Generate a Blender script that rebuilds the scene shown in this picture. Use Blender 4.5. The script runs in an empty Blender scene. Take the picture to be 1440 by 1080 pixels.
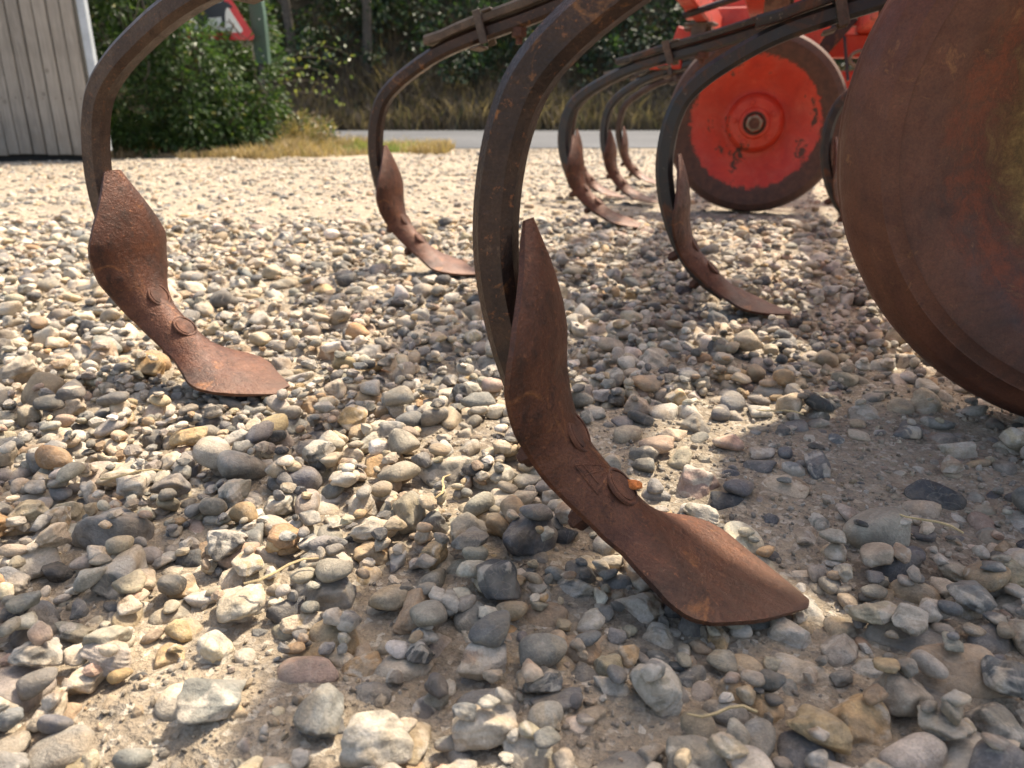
import bpy, math, random
import numpy as np
from mathutils import Vector, Matrix, Euler

random.seed(7)
RNG = np.random.default_rng(11)
scene = bpy.context.scene
COL = scene.collection

# ---------------------------------------------------------------- camera, world, sun, exposure
CAM_H = 0.33
PITCH = math.radians(19.6)
cam_data = bpy.data.cameras.new("camera")
cam_data.sensor_width = 36.0
cam_data.lens = 27.0
cam_data.clip_start = 0.02
cam_data.clip_end = 600.0
cam_data.dof.use_dof = True
cam_data.dof.focus_distance = 0.66
cam_data.dof.aperture_fstop = 9.0
cam = bpy.data.objects.new("camera", cam_data)
cam.location = (0, 0, CAM_H)
cam.rotation_euler = (math.pi / 2 - PITCH, 0, 0)
COL.objects.link(cam)
scene.camera = cam

SUN_EL = math.radians(56)
SUN_AZ = math.radians(40)          # clockwise from +Y
world = bpy.data.worlds.new("World")
scene.world = world
world.use_nodes = True
wn = world.node_tree.nodes
wl = world.node_tree.links
wn.clear()
sky = wn.new("ShaderNodeTexSky")
sky.sky_type = 'NISHITA'
sky.sun_disc = False
sky.sun_elevation = SUN_EL
sky.sun_rotation = SUN_AZ
sky.air_density = 1.0
sky.dust_density = 4.0
sky.ozone_density = 0.6
bg = wn.new("ShaderNodeBackground")
bg.inputs["Strength"].default_value = 0.15
wo = wn.new("ShaderNodeOutputWorld")
wl.new(sky.outputs[0], bg.inputs[0])
wl.new(bg.outputs[0], wo.inputs[0])

sun_data = bpy.data.lights.new("sun", 'SUN')
sun_data.energy = 3.5
sun_data.angle = math.radians(1.8)
sun_data.color = (1.0, 0.945, 0.86)
sun = bpy.data.objects.new("sun", sun_data)
sd = Vector((-math.sin(SUN_AZ) * math.cos(SUN_EL), -math.cos(SUN_AZ) * math.cos(SUN_EL), -math.sin(SUN_EL)))
sun.rotation_euler = sd.to_track_quat('-Z', 'Y').to_euler()
sun.location = (3, 5, 8)
COL.objects.link(sun)

vs = scene.view_settings
vs.view_transform = 'Standard'
vs.look = 'None'
vs.gamma = 1.0
vs.exposure = 1.20
vs.use_white_balance = True
vs.white_balance_temperature = 7350
vs.white_balance_tint = 10
scene.cycles.use_denoising = True
scene.cycles.max_bounces = 8
scene.cycles.use_adaptive_sampling = True
scene.cycles.adaptive_threshold = 0.01


# ---------------------------------------------------------------- noise helpers (numpy)
def _hash(ix, iy, seed):
    h = (ix.astype(np.int64) * 374761393 + iy.astype(np.int64) * 668265263 + seed * 1442695041) & 0x7fffffff
    h = (h ^ (h >> 13)) * 1274126177 & 0x7fffffff
    h = h ^ (h >> 16)
    return (h & 0xffff) / 65535.0


def vnoise(x, y, seed=0):
    x = np.asarray(x, float); y = np.asarray(y, float)
    ix = np.floor(x); iy = np.floor(y)
    fx = x - ix; fy = y - iy
    fx = fx * fx * (3 - 2 * fx); fy = fy * fy * (3 - 2 * fy)
    a = _hash(ix, iy, seed); b = _hash(ix + 1, iy, seed)
    c = _hash(ix, iy + 1, seed); d = _hash(ix + 1, iy + 1, seed)
    return (a * (1 - fx) + b * fx) * (1 - fy) + (c * (1 - fx) + d * fx) * fy


def fbm(x, y, seed=0, octs=4):
    s = 0; a = .5; t = 0
    for i in range(octs):
        s = s + a * vnoise(x * 2 ** i, y * 2 ** i, seed + i * 17); t += a; a *= .5
    return s / t


def smooth(a, b, x):
    t = np.clip((x - a) / (b - a), 0, 1)
    return t * t * (3 - 2 * t)


# ---------------------------------------------------------------- node helpers
class NT:
    def __init__(self, name, rough=.7, metallic=0.0):
        self.m = bpy.data.materials.new(name)
        self.m.use_nodes = True
        self.t = self.m.node_tree
        self.t.nodes.clear()
        self.out = self.n("ShaderNodeOutputMaterial")
        self.b = self.n("ShaderNodeBsdfPrincipled")
        self.b.inputs["Roughness"].default_value = rough
        self.b.inputs["Metallic"].default_value = metallic
        self.l(self.b.outputs[0], self.out.inputs[0])

    def n(self, t, **kw):
        o = self.t.nodes.new(t)
        for k, v in kw.items():
            setattr(o, k, v)
        return o

    def l(self, a, b):
        self.t.links.new(a, b)

    def coord(self, which="Object"):
        return self.n("ShaderNodeTexCoord").outputs[which]

    def noise(self, co, scale, detail=4, rough=.55, dist=0.0):
        o = self.n("ShaderNodeTexNoise")
        o.inputs["Scale"].default_value = scale
        o.inputs["Detail"].default_value = detail
        o.inputs["Roughness"].default_value = rough
        o.inputs["Distortion"].default_value = dist
        if co is not None:
            self.l(co, o.inputs["Vector"])
        return o.outputs["Fac"]

    def vor(self, co, scale, out="Distance", feature='F1'):
        o = self.n("ShaderNodeTexVoronoi", feature=feature)
        o.inputs["Scale"].default_value = scale
        self.l(co, o.inputs["Vector"])
        return o.outputs[out]

    def ramp(self, fac, stops, interp='LINEAR'):
        o = self.n("ShaderNodeValToRGB")
        o.color_ramp.interpolation = interp
        e = o.color_ramp.elements
        while len(e) < len(stops):
            e.new(0.5)
        for i, (p, c) in enumerate(stops):
            e[i].position = p
            e[i].color = tuple(c) + ((1,) if len(c) == 3 else ()) if hasattr(c, '__len__') else (c, c, c, 1)
        self.l(fac, o.inputs[0])
        return o.outputs[0]

    def mix(self, fac, a, b, mode='MIX'):
        o = self.n("ShaderNodeMix", data_type='RGBA', blend_type=mode)
        for sock, v in ((o.inputs[0], fac), (o.inputs[6], a), (o.inputs[7], b)):
            if hasattr(v, 'is_output'):
                self.l(v, sock)
            elif hasattr(v, '__len__'):
                sock.default_value = tuple(v) + ((1,) if len(v) == 3 else ())
            else:
                sock.default_value = v if sock.type == 'VALUE' else (v, v, v, 1)
        return o.outputs[2]

    def math(self, op, a, b=None):
        o = self.n("ShaderNodeMath", operation=op)
        for i, v in enumerate((a, b)):
            if v is None: continue
            if hasattr(v, 'is_output'): self.l(v, o.inputs[i])
            else: o.inputs[i].default_value = v
        return o.outputs[0]

    def bump(self, h, strength=.4, dist=.01, prev=None):
        o = self.n("ShaderNodeBump")
        o.inputs["Strength"].default_value = strength
        o.inputs["Distance"].default_value = dist
        self.l(h, o.inputs["Height"])
        if prev is not None: self.l(prev, o.inputs["Normal"])
        return o.outputs[0]

    def base(self, c): 
        if hasattr(c, 'is_output'): self.l(c, self.b.inputs["Base Color"])
        else: self.b.inputs["Base Color"].default_value = tuple(c) + (1,)
    def rough(self, c): self.l(c, self.b.inputs["Roughness"])
    def normal(self, c): self.l(c, self.b.inputs["Normal"])


def mat_stone(name, per_object):
    k = NT(name, .72)
    co = k.coord("Object")
    if per_object:
        sc_ = k.n("ShaderNodeVectorMath", operation='SCALE'); k.l(co, sc_.inputs[0]); sc_.inputs[3].default_value = .05; co = sc_.outputs[0]
        oi = k.n("ShaderNodeObjectInfo")
        col, alpha = oi.outputs["Color"], oi.outputs["Alpha"]
        vm = k.n("ShaderNodeVectorMath", operation='SCALE'); k.l(oi.outputs["Location"], vm.inputs[0]); vm.inputs[3].default_value = 37.0
        va = k.n("ShaderNodeVectorMath", operation='ADD'); k.l(co, va.inputs[0]); k.l(vm.outputs[0], va.inputs[1])
        co = va.outputs[0]
    else:
        at = k.n("ShaderNodeAttribute", attribute_name="Col")
        col, alpha = at.outputs["Color"], at.outputs["Alpha"]
    S = 1.0
    n1 = k.noise(co, 55 * S, 5, .6, .4)
    n2 = k.noise(co, 38 * S, 3, .5, .8)
    n3 = k.noise(co, 420 * S, 4, .65)
    n4 = k.noise(co, 150 * S, 5, .7, 1.5)
    c = k.mix(1.0, col, k.ramp(n1, [(.28, .50), (.5, .95), (.72, 1.38)]), 'MULTIPLY')
    # chalky rind against dark core, in irregular patches
    edge = k.math('ADD', n2, k.math('MULTIPLY', k.math('SUBTRACT', alpha, .5), .55))
    cort = k.ramp(edge, [(.53, 0.0), (.60, 1.0)])
    c = k.mix(k.math('MULTIPLY', cort, .75), c, k.mix(n1, (.40, .345, .265), (.66, .61, .53)))
    stain = k.ramp(n4, [(.58, 0.0), (.74, 1.0)])
    c = k.mix(k.math('MULTIPLY', stain, .4), c, (.27, .175, .085))
    c = k.mix(1.0, c, k.ramp(n3, [(.3, .76), (.55, 1.0), (.75, 1.2)]), 'MULTIPLY')
    vein = k.ramp(k.math('ABSOLUTE', k.math('SUBTRACT', k.noise(co, 24, 3, .55, 1.8), .5)), [(.0, 1.0), (.022, 0.0)])
    c = k.mix(k.math('MULTIPLY', vein, .18), c, (.50, .45, .37))
    n5 = k.noise(co, 17, 3, .5, .6)
    c = k.mix(k.ramp(n5, [(.50, 0.0), (.56, .35)]), c, k.mix(1.0, c, (1.25, .98, .66), 'MULTIPLY'))
    # dry dust clinging in uneven films
    dust = k.ramp(k.noise(co, 26, 4, .65), [(.44, 0.0), (.72, .42)])
    c = k.mix(dust, c, (.40, .335, .25))
    k.base(c)
    k.rough(k.ramp(n1, [(.3, .60), (.7, .88)]))
    b1 = k.bump(n4, .55, .003)
    k.normal(k.bump(n3, .75, .0012, b1))
    return k.m


def mat_ground():
    k = NT("sandy_soil", .95)
    co = k.coord("Object")
    n0 = k.noise(co, .9, 4, .6)
    n1 = k.noise(co, 7, 5, .65, .6)
    n2 = k.noise(co, 60, 5, .7)
    n3 = k.noise(co, 420, 3, .7)
    c = k.mix(k.ramp(n1, [(.35, 0), (.62, 1)]), (.205, .165, .122), (.36, .29, .205))
    c = k.mix(k.ramp(n0, [(.4, 0), (.7, .5)]), c, (.43, .36, .26))
    v = k.vor(co, 210, "Color")
    sep = k.n("ShaderNodeSeparateColor"); k.l(v, sep.inputs[0])
    c = k.mix(k.math('MULTIPLY', k.ramp(sep.outputs[0], [(.55, 0), (.7, 1)]), .55), c, k.ramp(sep.outputs[1], [(0, (.13, .12, .11)), (.5, (.4, .34, .26)), (1, (.62, .57, .48))]))
    c = k.mix(1.0, c, k.ramp(n2, [(.25, .62), (.5, 1.0), (.75, 1.25)]), 'MULTIPLY')
    c = k.mix(1.0, c, k.ramp(n3, [(.25, .7), (.75, 1.2)]), 'MULTIPLY')
    k.base(c)
    d = k.vor(co, 210)
    b = k.bump(n2, .7, .012)
    b = k.bump(d, .5, .003, b)
    k.normal(k.bump(n3, .6, .0025, b))
    return k.m


def mat_rust(name, dark, mid, light, orange=.35, scale=1.0, rough=.72, metallic=.25, bump=.35, spots=.5, scour=0.0):
    k = NT(name, rough, metallic)
    co = k.coord("Object")
    n1 = k.noise(co, 14 * scale, 6, .62, .5)
    n2 = k.noise(co, 70 * scale, 6, .7, .3)
    n3 = k.noise(co, 480 * scale, 3, .7)
    n4 = k.noise(co, 26 * scale, 5, .7, 1.4)
    c = k.ramp(n1, [(.30, dark), (.5, mid), (.72, light)])
    c = k.mix(k.math('MULTIPLY', k.ramp(n2, [(.54, 0), (.68, 1)]), spots), c, dark)
    c = k.mix(k.math('MULTIPLY', k.ramp(n4, [(.60, 0), (.72, 1)]), orange), c, (.36, .15, .05))
    c = k.mix(1.0, c, k.ramp(n3, [(.25, .6), (.5, 1.0), (.78, 1.5)]), 'MULTIPLY')
    n6 = k.noise(co, 190 * scale, 4, .75, .3)
    c = k.mix(k.math('MULTIPLY', k.ramp(n6, [(.60, 0), (.68, 1)]), .55), c, (.27, .105, .045))
    c = k.mix(k.math('MULTIPLY', k.ramp(n6, [(.30, 1), (.40, 0)]), .6), c, (.022, .013, .011))
    mp = k.n("ShaderNodeMapping"); mp.inputs["Scale"].default_value = (1.0, 6.0, 1.0); mp.inputs["Rotation"].default_value = (0.0, .8, .3); k.l(co, mp.inputs[0])
    n7 = k.noise(mp.outputs[0], 38 * scale, 6, .8, .2)
    c = k.mix(k.math('MULTIPLY', k.ramp(n7, [(.62, 0), (.72, 1)]), .35), c, (.20, .13, .095))
    if scour:      # soil-polished steel towards the point of the blade
        sx = k.n("ShaderNodeSeparateXYZ"); k.l(co, sx.inputs[0])
        tipf = k.ramp(k.math('ADD', k.math('ADD', k.math('MULTIPLY', sx.outputs[0], 4.0), 1.0), k.math('MULTIPLY', k.math('SUBTRACT', n7, .5), .9)), [(.62, 0), (1.0, 1)])
        c = k.mix(k.math('MULTIPLY', tipf, scour), c, (.20, .125, .085))
    k.base(c)
    k.rough(k.ramp(n2, [(.3, rough - .14), (.7, min(1, rough + .14))]))
    b = k.bump(n2, bump, .003)
    b = k.bump(n6, bump * .8, .0016, b)
    k.normal(k.bump(n3, bump, .0012, b))
    return k.m


def mat_worn_black():
    k = NT("worn_black_paint", .42, .3)
    co = k.coord("Object")
    n1 = k.noise(co, 16, 6, .7, .8)
    n2 = k.noise(co, 120, 5, .7)
    c = k.ramp(n1, [(.42, (.022, .024, .028)), (.55, (.04, .036, .034)), (.66, (.13, .06, .035))])
    c = k.mix(k.math('MULTIPLY', k.ramp(n2, [(.62, 0), (.7, 1)]), .5), c, (.24, .2, .15))
    k.base(c)
    k.rough(k.ramp(n1, [(.4, .34), (.65, .75)]))
    k.normal(k.bump(n2, .25, .0015))
    return k.m


def mat_red(name, ring=None):
    """red paint over rust; ring = radius in metres beyond which the paint has worn off"""
    k = NT(name, .5)
    co = k.coord("Object")
    n1 = k.noise(co, 9, 5, .65, .6)
    n2 = k.noise(co, 45, 6, .75, .4)
    n3 = k.noise(co, 300, 3, .7)
    red = k.ramp(n1, [(.3, (.40, .022, .010)), (.7, (.60, .052, .020))])
    red = k.mix(k.math('MULTIPLY', k.ramp(k.noise(co, 25, 5, .7), [(.55, 0), (.75, 1)]), .35), red, (.62, .13, .06))
    rust = k.ramp(n2, [(.3, (.045, .026, .020)), (.7, (.12, .055, .035))])
    chip = k.ramp(k.math('ADD', k.math('MULTIPLY', n1, .55), k.math('MULTIPLY', n2, .45)), [(.575, 0), (.60, 1)])
    if ring:
        sx = k.n("ShaderNodeSeparateXYZ"); k.l(co, sx.inputs[0])
        r = k.math('SQRT', k.math('ADD', k.math('MULTIPLY', sx.outputs[0], sx.outputs[0]), k.math('MULTIPLY', sx.outputs[2], sx.outputs[2])))
        r = k.math('ADD', r, k.math('MULTIPLY', k.math('SUBTRACT', n2, .5), .06))
        out = k.ramp(r, [(ring - .0015, 0), (ring + .0015, 1)])
        chip = k.math('MAXIMUM', chip, out)
    red = k.mix(k.ramp(k.noise(co, 13, 5, .7, .5), [(.45, 0), (.75, .16)]), red, (.46, .24, .17))
    c = k.mix(chip, red, rust)
    c = k.mix(1.0, c, k.ramp(n3, [(.25, .8), (.75, 1.15)]), 'MULTIPLY')
    k.base(c)
    k.rough(k.mix(chip, .5, .8))
    k.normal(k.bump(chip, -.5, .0015, k.bump(n2, .2, .003)))
    return k.m


def mat_near_wheel():
    k = NT("rusty_wheel_steel", .62, .2)
    co = k.coord("Object")
    sx = k.n("ShaderNodeSeparateXYZ"); k.l(co, sx.inputs[0])
    r = k.math('SQRT', k.math('ADD', k.math('MULTIPLY', sx.outputs[0], sx.outputs[0]), k.math('MULTIPLY', sx.outputs[2], sx.outputs[2])))
    n1 = k.noise(co, 10, 6, .65, .8)
    n2 = k.noise(co, 55, 6, .72, .4)
    n3 = k.noise(co, 380, 3, .7)
    n4 = k.noise(co, 22, 5, .75, 1.2)
    c = k.ramp(n1, [(.28, (.046, .019, .013)), (.5, (.102, .037, .021)), (.75, (.150, .056, .030))])
    c = k.mix(k.math('MULTIPLY', k.ramp(n4, [(.60, 0), (.70, 1)]), .5), c, (.30, .14, .055))
    c = k.mix(k.math('MULTIPLY', k.ramp(n2, [(.60, 0), (.72, 1)]), .5), c, (.05, .026, .022))
    rr = k.math('ADD', r, k.math('MULTIPLY', k.math('SUBTRACT', n4, .5), .10))
    red = k.ramp(rr, [(.165, 0), (.18, .45), (.195, .45), (.215, 0)])
    c = k.mix(k.math('MULTIPLY', red, k.ramp(n2, [(.4, 0), (.6, .7)])), c, (.38, .085, .03))
    cv = k.n("ShaderNodeCombineXYZ")
    k.l(k.math('MULTIPLY', r, 130.0), cv.inputs[0]); k.l(k.math('MULTIPLY', k.math('ARCTAN2', sx.outputs[2], sx.outputs[0]), 3.0), cv.inputs[1]); k.l(sx.outputs[1], cv.inputs[2])
    score = k.noise(cv.outputs[0], 1.0, 5, .7)
    c = k.mix(1.0, c, k.ramp(score, [(.3, .95), (.5, 1.0), (.7, 1.05)]), 'MULTIPLY')
    mud = k.ramp(rr, [(.135, 1), (.172, 0)])
    mudc = k.ramp(k.noise(co, 35, 6, .75, .7), [(.3, (.06, .04, .018)), (.5, (.19, .115, .040)), (.7, (.31, .205, .075))])
    c = k.mix(mud, c, mudc)
    c = k.mix(1.0, c, k.ramp(n3, [(.25, .72), (.5, 1.0), (.78, 1.3)]), 'MULTIPLY')
    k.base(c)
    k.rough(k.ramp(n2, [(.3, .38), (.7, .68)]))
    b = k.bump(n2, .3, .003)
    k.normal(k.bump(n3, .25, .0012, b))
    return k.m


def mat_plain(name, col, rough=.6, var=.25, scale=12, metallic=0.0, bump=.1):
    k = NT(name, rough, metallic)
    co = k.coord("Object")
    n = k.noise(co, scale, 5, .65)
    n2 = k.noise(co, scale * 12, 3, .6)
    c = k.mix(1.0, col, k.ramp(n, [(.3, 1 - var), (.7, 1 + var)]), 'MULTIPLY')
    c = k.mix(1.0, c, k.ramp(n2, [(.3, 1 - var * .6), (.7, 1 + var * .6)]), 'MULTIPLY')
    k.base(c)
    if bump: k.normal(k.bump(n2, bump, .004))
    return k.m


def mat_board():
    k = NT("weathered_board", .85)
    tc = k.coord("Object")
    mp = k.n("ShaderNodeMapping"); mp.inputs["Scale"].default_value = (1, 1, .035)
    oi = k.n("ShaderNodeObjectInfo")
    vm = k.n("ShaderNodeVectorMath", operation='ADD'); k.l(tc, vm.inputs[0])
    vs_ = k.n("ShaderNodeVectorMath", operation='SCALE'); k.l(oi.outputs["Location"], vs_.inputs[0]); vs_.inputs[3].default_value = 5.3
    k.l(vs_.outputs[0], vm.inputs[1]); k.l(vm.outputs[0], mp.inputs[0])
    g1 = k.noise(mp.outputs[0], 70, 6, .7, 1.2)
    g2 = k.noise(mp.outputs[0], 220, 4, .7)
    n = k.noise(tc, 2.3, 4, .6)
    c = k.ramp(g1, [(.3, (.15, .135, .115)), (.5, (.26, .235, .205)), (.72, (.37, .335, .295))])
    c = k.mix(k.math('MULTIPLY', oi.outputs["Random"], .45), c, (.40, .36, .31))
    kn = k.ramp(k.vor(vm.outputs[0], 5.5), [(.06, 1), (.10, 0)])
    c = k.mix(k.math('MULTIPLY', kn, .6), c, (.13, .11, .09))
    c = k.mix(1.0, c, k.ramp(n, [(.3, .8), (.7, 1.15)]), 'MULTIPLY')
    c = k.mix(1.0, c, k.ramp(g2, [(.3, .75), (.7, 1.15)]), 'MULTIPLY')
    sz = k.n("ShaderNodeSeparateXYZ"); k.l(tc, sz.inputs[0])
    sp = k.math('ADD', sz.outputs[2], k.math('MULTIPLY', k.noise(vm.outputs[0], 14, 4, .7), .5))
    c = k.mix(k.ramp(k.math('ADD', sp, 1.225), [(.22, .6), (.42, 0)]), c, (.19, .15, .11))
    st = k.ramp(k.noise(mp.outputs[0], 28, 3, .6), [(.58, 0), (.72, 1)])
    c = k.mix(k.math('MULTIPLY', st, .45), c, (.10, .095, .085))
    k.base(c)
    k.normal(k.bump(g1, .4, .003))
    return k.m


def mat_leaf(name, trans=.35, rough=.45):
    k = NT(name, rough)
    at = k.n("ShaderNodeAttribute", attribute_name="Col")
    k.base(at.outputs["Color"])
    tr = k.n("ShaderNodeBsdfTranslucent")
    hs = k.mix(1.0, at.outputs["Color"], (1.25, 1.3, .6), 'MULTIPLY')
    k.l(hs, tr.inputs[0])
    mx = k.n("ShaderNodeMixShader"); mx.inputs[0].default_value = trans
    k.l(k.b.outputs[0], mx.inputs[1]); k.l(tr.outputs[0], mx.inputs[2])
    k.l(mx.outputs[0], k.out.inputs[0])
    return k.m


def mat_asphalt():
    k = NT("asphalt", .85)
    co = k.coord("Object")
    n1 = k.noise(co, .7, 4, .6)
    n2 = k.noise(co, 120, 3, .7)
    c = k.ramp(n1, [(.3, (.05, .056, .064)), (.7, (.085, .091, .10))])
    c = k.mix(1.0, c, k.ramp(n2, [(.3, .6), (.7, 1.35)]), 'MULTIPLY')
    k.base(c)
    k.normal(k.bump(n2, .5, .006))
    return k.m


M = dict(
    stone=mat_stone("stone_single", True),
    gravel=mat_stone("stone_gravel", False),
    ground=mat_ground(),
    rust_point=mat_rust("rusted_point", (.028, .012, .008), (.088, .030, .015), (.148, .056, .026), .5, 1.0, .50, .3, .6, .8, .38),
    rust_shank=mat_rust("rusted_shank", (.016, .012, .012), (.038, .022, .017), (.066, .034, .023), .65, .9, .40, .45, .35, .6),
    brown_shank=mat_rust("brown_shank", (.026, .014, .011), (.058, .036, .027), (.092, .062, .045), .2, 1.1, .42, .4, .35, .8),
    black=mat_worn_black(),
    dusty=mat_rust("dusty_holder", (.045, .035, .03), (.10, .075, .058), (.19, .145, .105), .08, 1.5, .7, .2, .3, .4),
    bolt=mat_rust("rusted_bolt", (.035, .018, .014), (.09, .036, .022), (.16, .065, .035), .2, 2.0, .75, .2, .3, .5),
    orange=mat_plain("orange_rust_nub", (.62, .20, .055), .9, .35, 200, 0, .5),
    red=mat_red("worn_red_paint"),
    red_wheel=mat_red("worn_red_wheel_paint", .210),
    near_wheel=mat_near_wheel(),
    steel=mat_rust("dull_steel", (.10, .075, .055), (.22, .17, .12), (.33, .26, .19), .2, 2.0, .55, .4, .2, .4),
    board=mat_board(),
    metal_post=mat_plain("galvanised_trim", (.42, .46, .50), .5, .15, 6, .3),
    dark=mat_plain("shed_black", (.02, .02, .02), .9, .2, 5),  # near-black; on the base strip it paints the shade under the boards
    sign_red=mat_plain("sign_red", (.62, .05, .055), .4, .1, 5, 0, 0),
    sign_white=mat_plain("sign_white", (.74, .75, .72), .4, .06, 5, 0, 0),
    sign_black=mat_plain("sign_black", (.03, .035, .045), .5, .1, 5, 0, 0),
    green_paint=mat_plain("green_paint", (.055, .10, .075), .45, .2, 8, 0, .05),
    black_post=mat_plain("black_post", (.02, .022, .028), .5, .2, 8),
    leaf=mat_leaf("leaf"),
    grass=mat_leaf("grass_blade", .3, .8),
    bark=mat_plain("bark", (.085, .07, .055), .9, .4, 20, 0, .5),
    bank=mat_plain("bank_soil", (.085, .068, .045), .95, .5, 2, 0, .4),
    asphalt=mat_asphalt(),
    straw=mat_plain("straw", (.50, .38, .20), .7, .3, 60, 0, 0),
)


# ---------------------------------------------------------------- object helpers
def link(o, parent=None, label=None, cat=None, group=None, kind=None):
    COL.objects.link(o)
    if parent is not None: o.parent = parent
    if label: o["label"] = label
    if cat: o["category"] = cat
    if group: o["group"] = group
    if kind: o["kind"] = kind
    return o


def new_obj(name, mesh, parent=None, **kw):
    return link(bpy.data.objects.new(name, mesh), parent, **kw)


def empty(name, loc, rz=0, **kw):
    o = bpy.data.objects.new(name, None)
    o.location = loc
    o.rotation_euler = (0, 0, rz)
    o.empty_display_size = .1
    return link(o, **kw)


def mesh_np(name, V, F, mat, smooth_=False, col=None):
    """V (n,3), F (m,3 or 4) arrays; col (n,4) point colours"""
    me = bpy.data.meshes.new(name)
    V = np.ascontiguousarray(V, np.float32); F = np.ascontiguousarray(F, np.int32)
    m, kk = F.shape
    me.vertices.add(len(V)); me.vertices.foreach_set("co", V.ravel())
    me.loops.add(m * kk); me.loops.foreach_set("vertex_index", F.ravel())
    me.polygons.add(m)
    me.polygons.foreach_set("loop_start", np.arange(0, m * kk, kk, dtype=np.int32))
    me.polygons.foreach_set("loop_total", np.full(m, kk, np.int32))
    if np.isscalar(smooth_): me.polygons.foreach_set("use_smooth", np.full(m, bool(smooth_)))
    else: me.polygons.foreach_set("use_smooth", np.asarray(smooth_, bool))
    me.update(calc_edges=True)
    if col is not None:
        a = me.color_attributes.new("Col", 'FLOAT_COLOR', 'POINT')
        a.data.foreach_set("color", np.ascontiguousarray(col, np.float32).ravel())
    me.materials.append(mat)
    return me


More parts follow.
